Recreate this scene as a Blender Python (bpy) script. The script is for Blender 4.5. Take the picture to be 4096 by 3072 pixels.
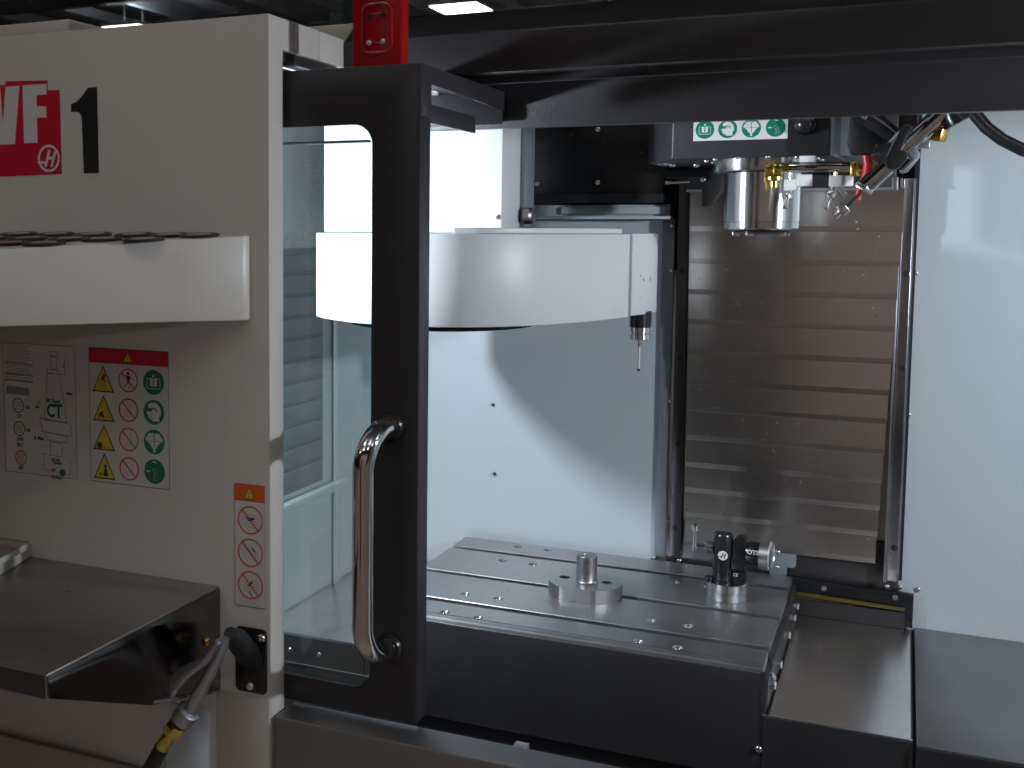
import bpy, bmesh, math, random
import numpy as np
from mathutils import Vector, Matrix, Euler
random.seed(7)
C = bpy.context.scene
for o in list(bpy.data.objects): bpy.data.objects.remove(o)
col = C.collection
# ------------------------------------------------------------------ camera
# millimetres in the builders, metres in the scene; world: x right along the machine, y into it, z up
F, PX, PY = 4597.4, 1462.1, 1310.1            # focal length and optical centre in photo pixels (4096 x 3072)
def _rot(a, b, c):
    Rx = np.array([[1,0,0],[0,math.cos(a),-math.sin(a)],[0,math.sin(a),math.cos(a)]])
    Rz = np.array([[math.cos(b),-math.sin(b),0],[math.sin(b),math.cos(b),0],[0,0,1]])
    Ry = np.array([[math.cos(c),-math.sin(c),0],[math.sin(c),math.cos(c),0],[0,0,1]])
    return Ry @ Rx @ Rz
R = _rot(0.08481885, -0.48352571, 0.04491503)
cam = bpy.data.cameras.new('camera'); cam_o = bpy.data.objects.new('camera', cam); col.objects.link(cam_o)
cam.sensor_fit = 'HORIZONTAL'; cam.sensor_width = 36; cam.lens = F/4096*36
cam.shift_x = (2048-PX)/4096; cam.shift_y = (PY-1536)/4096
cam.clip_start = .05; cam.clip_end = 200
M4 = Matrix(((R[0][0],R[2][0],-R[1][0],0),(R[0][1],R[2][1],-R[1][1],0),(R[0][2],R[2][2],-R[1][2],1.58),(0,0,0,1)))
cam_o.matrix_world = M4
cam.dof.use_dof = True; cam.dof.focus_distance = 1.9; cam.dof.aperture_fstop = 9
C.camera = cam_o
# ------------------------------------------------------------------ world, lamps, exposure
w = bpy.data.worlds.new('World'); C.world = w; w.use_nodes = True
w.node_tree.nodes['Background'].inputs[0].default_value = (.95,.9,.85,1)
w.node_tree.nodes['Background'].inputs[1].default_value = .03
C.view_settings.view_transform = 'Standard'; C.view_settings.look = 'None'
C.view_settings.exposure = 0; C.view_settings.gamma = 1
C.render.engine = 'CYCLES'
C.cycles.max_bounces = 8; C.cycles.transparent_max_bounces = 8; C.cycles.sample_clamp_indirect = 4
def lamp(name, loc, target, size, power, color):
    l = bpy.data.lights.new(name, 'AREA'); l.shape = 'DISK'; l.size = size; l.energy = power; l.color = color
    o = bpy.data.objects.new(name, l); col.objects.link(o)
    o.location = Vector(loc)/1000
    o.rotation_euler = (Vector(target)-Vector(loc)).to_track_quat('-Z','Y').to_euler()
    return o
lamp('work_light', (-1020,1335,1625), (-420,2150,1250), .05, 11, (.82,.92,1))     # the machine's two inside lamps
lamp('work_light', (900,1345,1700), (-250,2000,1250), .06, 16, (.82,.91,1))
HALL_L = 6.9
# ------------------------------------------------------------------ helpers
def ray(px, py):
    s = 4096/2212
    return R.T @ np.array([(px*s-PX)/F, 1, -(py*s-PY)/F])
def at(ax, px, py, v):
    """point (mm) of the plane ax = v that the photograph shows at px, py (photo scaled to 2212 px)"""
    d = ray(px, py); k = 'xyz'.index(ax); vv = v-(1580 if ax=='z' else 0)
    q = d*vv/d[k]; q[2] += 1580
    return Vector(q)
WORLD = {}
def _finish(o, parent, loc, props):
    col.objects.link(o)
    p = WORLD.get(parent.name, Vector((0,0,0))) if parent else Vector((0,0,0))
    o.location = Vector(loc)/1000 - p
    WORLD[o.name] = Vector(loc)/1000
    if parent: o.parent = parent
    for k, v in props.items():
        if v is not None: o[k] = v
    return o
def thing(name, label, cat, loc=(0,0,0), group=None):
    o = bpy.data.objects.new(name, None); o.empty_display_size = .05
    return _finish(o, None, loc, dict(label=label, category=cat, group=group))
class MB:
    def __init__(s): s.v=[]; s.f=[]; s.bm=None
    def add(s, vs, fs):
        n=len(s.v); s.v += [Vector(v) for v in vs]; s.f += [[i+n for i in f] for f in fs]; return s
    def box(s, x0,x1,y0,y1,z0,z1):
        return s.add([(x0,y0,z0),(x1,y0,z0),(x1,y1,z0),(x0,y1,z0),(x0,y0,z1),(x1,y0,z1),(x1,y1,z1),(x0,y1,z1)],
                     [(0,3,2,1),(4,5,6,7),(0,1,5,4),(1,2,6,5),(2,3,7,6),(3,0,4,7)])
    def prism(s, pts, ax, a, b):
        """polygon pts in the plane normal to ax, extruded from a to b"""
        def P(p, t): return {'x':(t,p[0],p[1]),'y':(p[0],t,p[1]),'z':(p[0],p[1],t)}[ax]
        n=len(pts)
        return s.add([P(p,a) for p in pts]+[P(p,b) for p in pts],
                     [list(range(n))[::-1], list(range(n,2*n))]+[(i,(i+1)%n,n+(i+1)%n,n+i) for i in range(n)])
    def loft(s, A, B):
        n=len(A)
        return s.add(list(A)+list(B), [list(range(n))[::-1], list(range(n,2*n))]+[(i,(i+1)%n,n+(i+1)%n,n+i) for i in range(n)])
    def lathe(s, prof, o=(0,0,0), d=(0,0,1), n=32, ph=0):
        """prof: (radius, distance along d)"""
        o=Vector(o); d=Vector(d).normalized()
        u=d.orthogonal().normalized(); w_=d.cross(u)
        vs=[]; fs=[]
        for r,t in prof:
            for i in range(n):
                a=2*math.pi*i/n+ph; vs.append(o+d*t+(u*math.cos(a)+w_*math.sin(a))*r)
        m=len(prof)
        for j in range(m-1):
            for i in range(n):
                k=(i+1)%n; fs.append((j*n+i,j*n+k,(j+1)*n+k,(j+1)*n+i))
        fs.append(list(range(n))[::-1]); fs.append([(m-1)*n+i for i in range(n)])
        return s.add(vs,fs)
    def cyl(s, a, b, r, r2=None, n=24, ph=0):
        a=Vector(a); b=Vector(b); L=(b-a).length
        return s.lathe([(r,0),(r if r2 is None else r2,L)], a, b-a, n, ph)
    def tube(s, pts, r, n=16):
        pts=[Vector(p) for p in pts]; vs=[]; fs=[]; m=len(pts)
        rr = r if isinstance(r,(list,tuple)) else [r]*m
        t0=(pts[1]-pts[0]).normalized(); u=t0.orthogonal().normalized()
        for i,p in enumerate(pts):
            t=(pts[min(i+1,m-1)]-pts[max(i-1,0)]).normalized()
            u=(u-t*u.dot(t)).normalized(); w_=t.cross(u)
            for k in range(n):
                a=2*math.pi*k/n; vs.append(p+(u*math.cos(a)+w_*math.sin(a))*rr[i])
        for j in range(m-1):
            for i in range(n):
                k=(i+1)%n; fs.append((j*n+i,j*n+k,(j+1)*n+k,(j+1)*n+i))
        fs.append(list(range(n))[::-1]); fs.append([(m-1)*n+i for i in range(n)])
        return s.add(vs,fs)
    def mesh(s, name, o=(0,0,0), smooth=35, bev=0):
        me=bpy.data.meshes.new(name); o=Vector(o)
        me.from_pydata([((v-o)/1000)[:] for v in s.v], [], s.f)
        bm=bmesh.new(); bm.from_mesh(me)
        bmesh.ops.recalc_face_normals(bm, faces=bm.faces)
        if bev:
            es=[e for e in bm.edges if len(e.link_faces)==2 and e.calc_face_angle(0)>math.radians(38)]
            try: bmesh.ops.bevel(bm, geom=es, offset=bev/1000, segments=2, profile=.5, affect='EDGES', clamp_overlap=True)
            except Exception: pass
        bm.to_mesh(me); bm.free()
        if smooth:
            me.shade_smooth(); me.set_sharp_from_angle(angle=math.radians(smooth))
        return me
    def build(s, name, mat, parent=None, loc=None, smooth=35, bev=0, **props):
        if loc is None: loc = (WORLD[parent.name]*1000 if parent else (0,0,0))
        me=s.mesh(name, loc, smooth, bev); me.materials.append(mat)
        return _finish(bpy.data.objects.new(name, me), parent, loc, props)
def inst(name, me, parent, loc, rot=None, **props):
    o=bpy.data.objects.new(name, me); _finish(o, parent, loc, props)
    if rot is not None: o.rotation_euler = rot
    return o
def arc(cx, cy, r, a0, a1, n=8):
    return [(cx+r*math.cos(math.radians(a0+(a1-a0)*i/n)), cy+r*math.sin(math.radians(a0+(a1-a0)*i/n))) for i in range(n+1)]
def rrect(x0,x1,z0,z1,r,n=6):
    return arc(x1-r,z1-r,r,0,90,n)+arc(x0+r,z1-r,r,90,180,n)+arc(x0+r,z0+r,r,180,270,n)+arc(x1-r,z0+r,r,270,360,n)
def cut(o, cutters, ang=35):
    """subtract a mesh (an MB) from o for good"""
    me=cutters.mesh('tmp', WORLD[o.name]*1000, 0); c=bpy.data.objects.new('tmp', me); col.objects.link(c)
    c.matrix_world = Matrix.Translation(WORLD[o.name]); bpy.context.view_layer.update()
    m=o.modifiers.new('b','BOOLEAN'); m.operation='DIFFERENCE'; m.object=c; m.solver='EXACT'
    dg=bpy.context.evaluated_depsgraph_get(); dg.update()
    new=bpy.data.meshes.new_from_object(o.evaluated_get(dg)); o.modifiers.clear()
    old=o.data; o.data=new; bpy.data.objects.remove(c); new.shade_smooth(); new.set_sharp_from_angle(angle=math.radians(ang))
    return o
# ------------------------------------------------------------------ materials
def mat(name, color, rough=.4, metal=0, bump=None, var=0, vscale=6, spec=None, rvar=0, brush=None, coat=0, stain=None, aniso=None):
    """bump=(scale, strength); brush='x'|'y'|'z' direction of a brushed grain; var = colour mottling"""
    m=bpy.data.materials.new(name); m.use_nodes=True; nt=m.node_tree; N=nt.nodes; L=nt.links
    b=N['Principled BSDF']; b.inputs['Base Color'].default_value=(*color,1)
    b.inputs['Roughness'].default_value=rough; b.inputs['Metallic'].default_value=metal
    if spec is not None: b.inputs['Specular IOR Level'].default_value=spec
    if aniso:        # direction along which the grinding marks smear a reflection
        b.inputs['Anisotropic'].default_value=aniso[0]
        cx=N.new('ShaderNodeCombineXYZ')
        for i_ in range(3): cx.inputs[i_].default_value=1.0 if i_=='xyz'.index(aniso[1]) else 0.02
        L.new(cx.outputs[0],b.inputs['Tangent'])
    if coat: b.inputs['Coat Weight'].default_value=coat; b.inputs['Coat Roughness'].default_value=.08
    tc=N.new('ShaderNodeTexCoord'); geo=N.new('ShaderNodeNewGeometry')
    src=geo.outputs['Position']
    if var or rvar or stain:
        n=N.new('ShaderNodeTexNoise'); n.inputs['Scale'].default_value=vscale; n.inputs['Detail'].default_value=6; n.inputs['Roughness'].default_value=.62
        L.new(src,n.inputs['Vector'])
        if var:
            r=N.new('ShaderNodeMapRange'); r.inputs[3].default_value=1-var; r.inputs[4].default_value=1+var
            r.inputs[1].default_value=.22; r.inputs[2].default_value=.78
            L.new(n.outputs['Fac'],r.inputs[0])
            mx=N.new('ShaderNodeVectorMath'); mx.operation='SCALE'; mx.inputs[0].default_value=color
            L.new(r.outputs[0],mx.inputs['Scale']); L.new(mx.outputs[0],b.inputs['Base Color'])
            last=mx.outputs[0]
        else: last=None
        if rvar:
            r=N.new('ShaderNodeMapRange'); r.inputs[3].default_value=max(.02,rough-rvar); r.inputs[4].default_value=rough+rvar
            r.inputs[1].default_value=.22; r.inputs[2].default_value=.78
            L.new(n.outputs['Fac'],r.inputs[0]); L.new(r.outputs[0],b.inputs['Roughness'])
        if stain:      # small dark specks of swarf and dried coolant
            sc, thr, dark = stain
            v=N.new('ShaderNodeTexNoise'); v.inputs['Scale'].default_value=sc; v.inputs['Detail'].default_value=2
            L.new(src,v.inputs['Vector'])
            rr=N.new('ShaderNodeMapRange'); rr.inputs[1].default_value=thr; rr.inputs[2].default_value=thr+.03
            rr.inputs[3].default_value=1; rr.inputs[4].default_value=dark
            L.new(v.outputs['Fac'],rr.inputs[0])
            mx2=N.new('ShaderNodeVectorMath'); mx2.operation='SCALE'
            if last: L.new(last,mx2.inputs[0])
            else: mx2.inputs[0].default_value=color
            L.new(rr.outputs[0],mx2.inputs['Scale']); L.new(mx2.outputs[0],b.inputs['Base Color'])
    nrm=None
    if brush:
        mp=N.new('ShaderNodeMapping'); mp.vector_type='POINT'
        sc=[900,900,900]; sc['xyz'.index(brush)]=9
        mp.inputs['Scale'].default_value=sc; L.new(src,mp.inputs['Vector'])
        n=N.new('ShaderNodeTexNoise'); n.inputs['Scale'].default_value=1; n.inputs['Detail'].default_value=3
        L.new(mp.outputs[0],n.inputs['Vector'])
        bp=N.new('ShaderNodeBump'); bp.inputs['Strength'].default_value=.12; bp.inputs['Distance'].default_value=.0004
        L.new(n.outputs['Fac'],bp.inputs['Height']); nrm=bp.outputs[0]
    if bump:
        n=N.new('ShaderNodeTexNoise'); n.inputs['Scale'].default_value=bump[0]; n.inputs['Detail'].default_value=2
        L.new(src,n.inputs['Vector'])
        bp=N.new('ShaderNodeBump'); bp.inputs['Strength'].default_value=bump[1]; bp.inputs['Distance'].default_value=.001
        L.new(n.outputs['Fac'],bp.inputs['Height'])
        if nrm: L.new(nrm,bp.inputs['Normal'])
        nrm=bp.outputs[0]
    if nrm: L.new(nrm,b.inputs['Normal'])
    return m
def emit(name, color, strength):
    m=bpy.data.materials.new(name); m.use_nodes=True; nt=m.node_tree
    b=nt.nodes['Principled BSDF']; b.inputs['Base Color'].default_value=(.8,.8,.8,1)
    b.inputs['Emission Color'].default_value=(*color,1); b.inputs['Emission Strength'].default_value=strength
    return m
CREAM = mat('cream_powder_coat', (.50,.465,.43), .38, bump=(700,.10), var=.025, vscale=5)
CREAM2 = mat('inner_grey_paint', (.44,.49,.52), .32, bump=(500,.10), var=.03, vscale=4, stain=(150,.765,.55))
WHITE = mat('white_gloss_paint', (.53,.54,.55), .42, bump=(350,.06), var=.02, stain=(120,.775,.4))
DARK = mat('dark_grey_powder_coat', (.029,.027,.030), .30, spec=.45, bump=(520,.42), var=.10, vscale=9)
HEADG = mat('grey_head_paint', (.022,.0225,.025), .42, bump=(600,.12), var=.05)
RED = mat('red_gloss_paint', (.36,.004,.008), .22, bump=(500,.12), var=.06, coat=.4)
STEEL = mat('brushed_stainless_along', (.33,.32,.32), .45, 1, brush='x', var=.08, vscale=7, rvar=.07)
STEELY = mat('brushed_stainless_across', (.86,.81,.78), .27, 1, brush='y', var=.06, vscale=14, stain=(160,.66,.6))
STEELZ = mat('brushed_way_cover', (.76,.72,.69), .23, 1, brush='x', aniso=(.75,'z'), var=.06, vscale=9, rvar=.02, stain=(220,.69,.55))
TABLE = mat('ground_cast_iron', (.42,.415,.42), .38, 1, brush='x', aniso=(.5,'y'), var=.12, vscale=9, rvar=.08, stain=(120,.68,.6))
LITPATCH = mat('lit_patch_paint', (.72,.80,.92), .35, bump=(500,.08), var=.03)  # bluish lamp light put into the colour of one panel
STRIPM = mat('ground_guide_strip', (.26,.25,.27), .24, 1, aniso=(.7,'z'), var=.08)
CAST = mat('machined_steel', (.42,.41,.41), .33, 1, bump=(1200,.1), var=.12, vscale=25, rvar=.1)
DSTEEL = mat('dark_sheet_steel', (.078,.074,.078), .33, .75, brush='x', var=.10, vscale=8, rvar=.06)
TRIM = mat('dull_grey_trim', (.20,.22,.235), .45, .35, bump=(500,.08), var=.07)
CHROME = mat('polished_chrome', (.62,.59,.57), .06, 1, bump=(60,.015))
ALU = mat('satin_aluminium', (.62,.62,.64), .3, 1, bump=(900,.12), var=.06)
GROUND = mat('ground_spindle_steel', (.70,.685,.68), .20, 1, aniso=(.85,'z'), var=.04)
ZINC = mat('zinc_screw', (.78,.78,.78), .24, 1, bump=(900,.1))
BLACK = mat('black_plastic', (.012,.012,.013), .25, bump=(700,.08), var=.1)
MATTBLACK = mat('matt_black', (.007,.007,.008), .6, bump=(400,.15), var=.15)
RUBBER = mat('black_rubber', (.015,.015,.016), .5, bump=(300,.1), var=.1)
PALE = mat('pale_nozzle_block', (.68,.69,.69), .4, bump=(700,.1), var=.05)
BRASS = mat('brass', (.72,.50,.13), .22, 1, bump=(500,.1), var=.1, vscale=40)
YELLOW = mat('yellow_wiper', (.075,.06,.006), .45, bump=(300,.3), var=.2, vscale=30)
S_WHITE = mat('sticker_white', (.62,.61,.60), .3, var=.02)
S_BLACK = mat('sticker_black', (.02,.02,.02), .3, var=.05)
S_GREY = mat('sticker_grey_print', (.10,.095,.095), .35, var=.05)
S_PALE = mat('sticker_pale_grey_print', (.27,.26,.26), .35, var=.05)
S_RED = mat('sticker_red', (.55,.012,.03), .3, var=.03)
S_RING = mat('sticker_ring_red', (.60,.07,.09), .3, var=.03)
S_ORANGE = mat('sticker_orange', (.72,.12,.015), .3, var=.03)
S_YELLOW = mat('sticker_yellow', (.68,.50,.02), .3, var=.03)
S_GREEN = mat('sticker_green', (.004,.17,.095), .3, var=.03)
S_BLUE = mat('sticker_blue', (.02,.05,.25), .3, var=.03)
REDHOSE = mat('red_hose', (.5,.02,.015), .35, var=.1)
PAPER = mat('magazine_paper', (.45,.44,.42), .4, var=.08, vscale=30)
COVER = mat('glossy_brochure_cover', (.18,.145,.13), .12, var=.5, vscale=9, coat=.5)
CONC = mat('hall_floor_concrete', (.46,.385,.33), .35, var=.15, vscale=.7, rvar=.1)
CEIL = mat('hall_dark_deck', (.30,.32,.36), .7, var=.3, vscale=.5)
WALLM = mat('hall_wall_paint', (.5,.45,.43), .7, var=.08, vscale=.4)
DIMREFL = mat('dim_reflection_paint', (.07,.065,.065), .8, var=.2, vscale=.6)  # dark tone put on the wall behind to dim reflections on the left
BRIGHTREFL = mat('bright_reflector_paint', (.76,.70,.66), .7, var=.2, vscale=.5)
GALV = mat('galvanised_purlin', (.30,.33,.34), .45, .6, var=.1, vscale=2)
def glass_mat():
    m=bpy.data.materials.new('window_polycarbonate'); m.use_nodes=True; nt=m.node_tree; N=nt.nodes; L=nt.links
    out=N['Material Output']; N.remove(N['Principled BSDF'])
    tr=N.new('ShaderNodeBsdfTransparent'); tr.inputs[0].default_value=(.88,.92,.90,1)
    gl=N.new('ShaderNodeBsdfGlossy'); gl.inputs['Roughness'].default_value=.03
    fr=N.new('ShaderNodeFresnel'); fr.inputs[0].default_value=1.5
    mx=N.new('ShaderNodeMixShader'); L.new(fr.outputs[0],mx.inputs[0]); L.new(tr.outputs[0],mx.inputs[1]); L.new(gl.outputs[0],mx.inputs[2])
    df=N.new('ShaderNodeBsdfDiffuse'); df.inputs[0].default_value=(.5,.5,.5,1)
    geo=N.new('ShaderNodeNewGeometry'); n=N.new('ShaderNodeTexNoise'); n.inputs['Scale'].default_value=420; n.inputs['Detail'].default_value=3
    L.new(geo.outputs['Position'],n.inputs['Vector'])
    n2=N.new('ShaderNodeTexNoise'); n2.inputs['Scale'].default_value=9; L.new(geo.outputs['Position'],n2.inputs['Vector'])
    ml=N.new('ShaderNodeMath'); ml.operation='MULTIPLY'; L.new(n.outputs['Fac'],ml.inputs[0]); L.new(n2.outputs['Fac'],ml.inputs[1])
    r=N.new('ShaderNodeMapRange'); r.inputs[1].default_value=.34; r.inputs[2].default_value=.44; r.inputs[3].default_value=.02; r.inputs[4].default_value=.16
    L.new(ml.outputs[0],r.inputs[0])
    mx2=N.new('ShaderNodeMixShader'); L.new(r.outputs[0],mx2.inputs[0]); L.new(mx.outputs[0],mx2.inputs[1]); L.new(df.outputs[0],mx2.inputs[2])
    L.new(mx2.outputs[0],out.inputs[0]); return m
GLASS = glass_mat()
# shared small meshes
def screw_mesh(r, h, hexr, name='screw'):
    m=MB().lathe([(r,0),(r*.98,h*.35),(r*.86,h*.72),(r*.6,h*.95),(hexr,h),(hexr*.9,h),(hexr*.85,h*.35)], n=16)
    me=m.mesh(name); me.materials.append(ZINC); return me
SCREW = screw_mesh(5.5,4,2.2)
SCREW_S = screw_mesh(4,3,1.6)
SOCKET = MB().lathe([(5,0),(5,3),(2.6,3),(2.6,.6)], n=16).mesh('socket'); SOCKET.materials.append(ZINC)
PLUG = MB().lathe([(5.2,0),(5.2,.6),(3.6,.6),(3.4,.2)], n=16).mesh('plug'); PLUG.materials.append(MATTBLACK)
FY=(math.pi/2,0,0)      # +z axis of a small mesh turned to face the viewer (-y)
# ================================================================== THE HALL
MB().box(-40000,14000,-14000,46000,-100,0).build('floor', CONC, kind='structure')
MB().box(-40000,14000,-14000,46000,8200,8300).build('ceiling', CEIL, kind='structure')
MB().box(-40000,14000,46000,46200,0,8200).build('wall_far', WALLM, kind='structure')
MB().box(-40000,14000,-9200,-9000,0,8200).build('wall_behind', DIMREFL, kind='structure')
MB().box(-4300,9000,-8990,-8900,0,5200).build('bright_reflector', BRIGHTREFL, kind='structure')  # unseen pale wall added to brighten reflections in the metal
MB().box(-40200,-40000,-14000,46000,0,8200).build('wall_left', WALLM, kind='structure')
MB().box(14000,14200,-14000,46000,0,8200).build('wall_right', WALLM, kind='structure')
tr=thing('roof_frame','dark roof framing of steel purlins above the cabinet, top left','roof frame',(-17000,20000,7700))
for i in range(16):
    MB().box(-38000+i*2300,-37830+i*2300,-8900,45000,7720,8000).build('purlin', GALV, tr)
for x,y,w_,l_ in ((-26700,26000,1500,3600),(-24300,27500,1500,2500),(-22600,26000,1500,4500),(-20200,30500,1600,3000),(-18000,33000,1500,4000)):
    MB().box(x,x+w_,y,y+l_,8120,8160).build('deck_panel', ALU, tr)
for i in range(5):
    x=-34000+i*6500
    MB().box(-39000,13000,11000+i*6500,11240+i*6500,7250,7600).build('girder', DSTEEL, tr)
for i in range(7):
    a=Vector((-30000+i*3000,24000,7500)); MB().cyl(a,a+Vector((1400,2200,600)),45).build('brace', GALV, tr)
hp=MB().box(-15250,-14800,30000,30450,0,8200).build('hall_column', TRIM, label='grey steel hall column rising behind the cabinet top', category='column')
# big hall lamps: the two the photograph shows, and the rest of their rows
LE = emit('lamp_panel_light', (1,.93,.82), HALL_L)
LE2 = emit('added_uplight_glow', (.85,.93,1), 17)  # glow added on the lamp tops to brighten the ceiling
def hall_lamp(x, y, lab, grp=None, dz=0):
    t=thing('hall_lamp', lab, 'ceiling lamp', (x,y,7000), grp)
    MB().box(x-640,x+640,y-640,y+640,7012,7110).build('housing', ALU, t, bev=8)
    MB().box(x-600,x+600,y-600,y+600,7000,7011).build('diffuser', LE, t)
    MB().box(x-560,x+560,y-560,y+560,7111,7116).build('added_uplight', LE2, t)
    MB().cyl((x-300,y,7110),(x-300,y,8190),3,n=6).build('rod', GALV, t); MB().cyl((x+300,y,7110),(x+300,y,8190),3,n=6).build('rod', GALV, t)
    return t
hall_lamp(-10130,27080,'square lit hall lamp above the dark beam, right of the red plate')
hall_lamp(-19330,26230,'lit hall lamp just showing over the top edge of the cream cabinet')
k=0
for x,y in ((-9500,1500),(-3500,-3000),(2500,-3200),(8500,-3000),(-9500,-6800),(-3000,-6500),(4000,-6500),(9500,1500)):
    hall_lamp(x,y,'hall lamp hanging over the aisle in front of the machine','hall lamps over the aisle')
for x,y in ((-26500,18000),(-17500,15000),(-8000,17500),(-33000,27000),(-6000,36000)):
    hall_lamp(x,y,'hall lamp farther back in the hall, behind and above the machine','hall lamps behind the machine')
db_=thing('reflection_board','added dark board in front of the machine, seen only in reflections','reflection board',(-900,-2500,0))
MB().box(-1300,-530,-2530,-2500,80,2050).build('board', DSTEEL, db_, bev=5)  # unseen board added to darken the middle of the way cover reflection
for x in (-1270,-560): MB().box(x-20,x+20,-2750,-2300,0,79).build('foot', DSTEEL, db_, bev=5)
# ================================================================== ENCLOSURE
E_=thing('machine_enclosure','cream and grey sheet metal enclosure of the milling machine','milling machine',(-200,1205,0))
XC, YF, YD, YB, ZT, SILL = -693, 1205, 1250, 2320, 1835, 977
MB().prism([(YF,0),(1240,0),(1240,1797),(1335,1797),(1335,ZT),(YF,ZT)],'x',-2600,XC).build('front_cabinet', CREAM, E_, bev=2)
MB().box(-720,XC-6,1240.5,1400,1784,1796.5).build('slot_flange', DARK, E_, bev=.6)
MB().box(-1060,-700,1289,1292,1709,1779).build('added_light_baffle', DARK, E_)  # hidden sheet added to keep work light out of the door slot
MB().box(-1060,-722,1289,1404,1780,1783).build('added_baffle_roof', DARK, E_)  # hidden sheet added to stop work light rising into the slot
# side of the cabinet above the door slot, in two sheets with a seam
MB().box(-760,XC-.3,1336,1430,1797,ZT-1).build('side_sheet', CREAM, E_, bev=1)
MB().box(-2600,-762,1336,2600,1815,ZT-2).build('roof_sheet', CREAM, E_)
MB().box(-762,XC,1431,2600,1815,ZT-2).build('roof_sheet', CREAM, E_)
a=at('y',147,40,1262)
MB().box(-2600,a.x,1264,2500,ZT+1,a.z).build('upper_housing', CREAM, E_, bev=2)
MB().box(a.x-38,a.x-22,1240,1263,ZT+1,ZT+9).build('lifting_lug', CREAM, E_, bev=2)
b=at('y',756,50,1470); c=at('y',672,57,1470)
MB().box(-980,b.x+80,1470,2300,ZT-1,b.z).build('rear_housing', CREAM, E_, bev=2)
# header beam
p=lambda px,py,y: at('y',px,py,y).z
zr=p(1300,52,1405); zb=p(1300,143,1405); zt=p(1300,5,1445); zl=p(1600,259,1560)
prof=[(1405,zb),(1405,zr),(1409,zr+5),(1445,zt),(1640,zt+6),(1640,zb+40),(1575,zb+40),(1575,zl),(1560,zl),(1560,zb+22),(1498,zb+22),(1498,zb+5),(1470,zb+5),(1470,zb-7),(1462,zb-7),(1462,zb+3),(1430,zb+3),(1430,zb)]
MB().prism(prof,'x',XC+1,1300).build('header_beam', DARK, E_, bev=2.2)
for px,py in ((1315,12),):
    q=at('y',px,py,1436); MB().lathe([(7,-4),(7,0),(5,0),(5,-3)],(q.x,q.y,q.z),(0,-.7,.7),n=16).build('bolt_hole', MATTBLACK, E_)
    MB().lathe([(5,0),(4,4),(1,5)],(q.x-1,q.y+6,q.z+9),(0,-.7,.7),n=12).build('bolt', ZINC, E_)
# sill
MB().prism([(1205,700),(1205,SILL-4),(1206.2,SILL-1.2),(1209,SILL),(1254,SILL),(1254,SILL-3),(1212,SILL-3),(1212,700)],'x',XC+6,1300).build('sill', STEEL, E_)
MB().box(XC+1,1300,1214,1250,0,SILL-8).build('lower_front', DSTEEL, E_)
# pan and inner walls
MB().box(-1050,1000,1252,YB,560,570).build('chip_pan', DSTEEL, E_)
MB().box(-1050,1000,1256,1262,575,SILL-12).build('inner_front', DSTEEL, E_)
q0=at('y',1108,1590,1262); q1=at('y',1127,1612,1262)
MB().box(q0.x,q0.x+16,1255,1276,SILL-10,SILL-3).build('drain_bracket', TRIM, E_, bev=1)
MB().box(-1062,-1051,1262,2400,560,1815).build('left_wall', CREAM2, E_)
MB().box(-1050.5,-1042,1500,1534,840,1815).build('wall_rib', CREAM2, E_, bev=3)
MB().box(-1050.5,-1044,2080,2110,840,1815).build('wall_rib', CREAM2, E_, bev=3)
MB().box(-1050.5,-1030,1262,2120,1050,1066).build('wall_ledge', CREAM2, E_, bev=3)
w_=thing_w=MB().box(-1050,-1046,1560,2030,1078,1545).build('reflection_panel', TRIM, E_)  # ribbed panel shaped to stand in for a dark ribbed reflection
for i in range(11):
    z=1090+i*41; MB().box(-1046,-1043,1570,2022,z,z+33).build('reflection_rib', TRIM, w_, bev=1)
MB().box(1000,1010,1262,2400,560,1815).build('right_wall', CREAM2, E_)
MB().box(-2000,-1062,1300,1306,560,1790).build('door_pocket', CREAM2, E_)
xl=at('y',1433,475,YB).x; xl2=at('y',1456,600,YB).x; xr=at('y',1975,1290,YB).x; xr0=at('y',1960,800,YB).x
ztop_l=p(1300,476,YB)
BPL=MB().box(-1050,xl+2,YB,YB+6,560,ztop_l).build('back_panel', CREAM2, E_)
BPR=MB().box(xr0-2,1000,YB,YB+6,560,1835).build('back_panel', CREAM2, E_)
MB().box(xl,xl2,YB-7,YB+2,925,ztop_l+2).build('column_trim', TRIM, E_, bev=1)
MB().box(-1050,xl2-4,YB-50,YB,ztop_l+2,ztop_l+8).build('back_ledge', CREAM2, E_, bev=1)
MB().box(-1050,xl2-10,YB-8,YB,ztop_l+8,p(1300,443,YB)).build('upper_back_panel', CREAM2, E_)
x0=at('y',1212,455,YB-14).x
MB().box(x0,xl2-16,YB-16,YB-9,ztop_l+12,p(1300,447,YB)).build('cover_strip', CREAM2, E_, bev=1)
# electrical box above the back wall
q0=at('y',1131,250,2280); q1=at('y',1433,437,2280)
eb=MB().box(q0.x,q1.x,2280,2400,q1.z,1835).build('junction_box', BLACK, E_, bev=2, label='black junction box under the beam')
MB().box(q0.x,q1.x,2276,2280,q1.z,q1.z+18).build('box_flange', MATTBLACK, eb, bev=1)
for px,py in ((1292,279),(1292,394),(1161,397)):
    q=at('y',px,py,2279.5); inst('screw', SCREW, eb, q, FY)
for px,py in ((1304,304),(1248,428),(1235,290),(1388,330)):
    q=at('y',px,py,2275.6 if py>420 else 2279.6); inst('socket', PLUG, eb, q, FY)
MB().box(-1050,1000,2401,2410,1500,1900).build('rear_wall', DSTEEL, E_)
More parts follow.
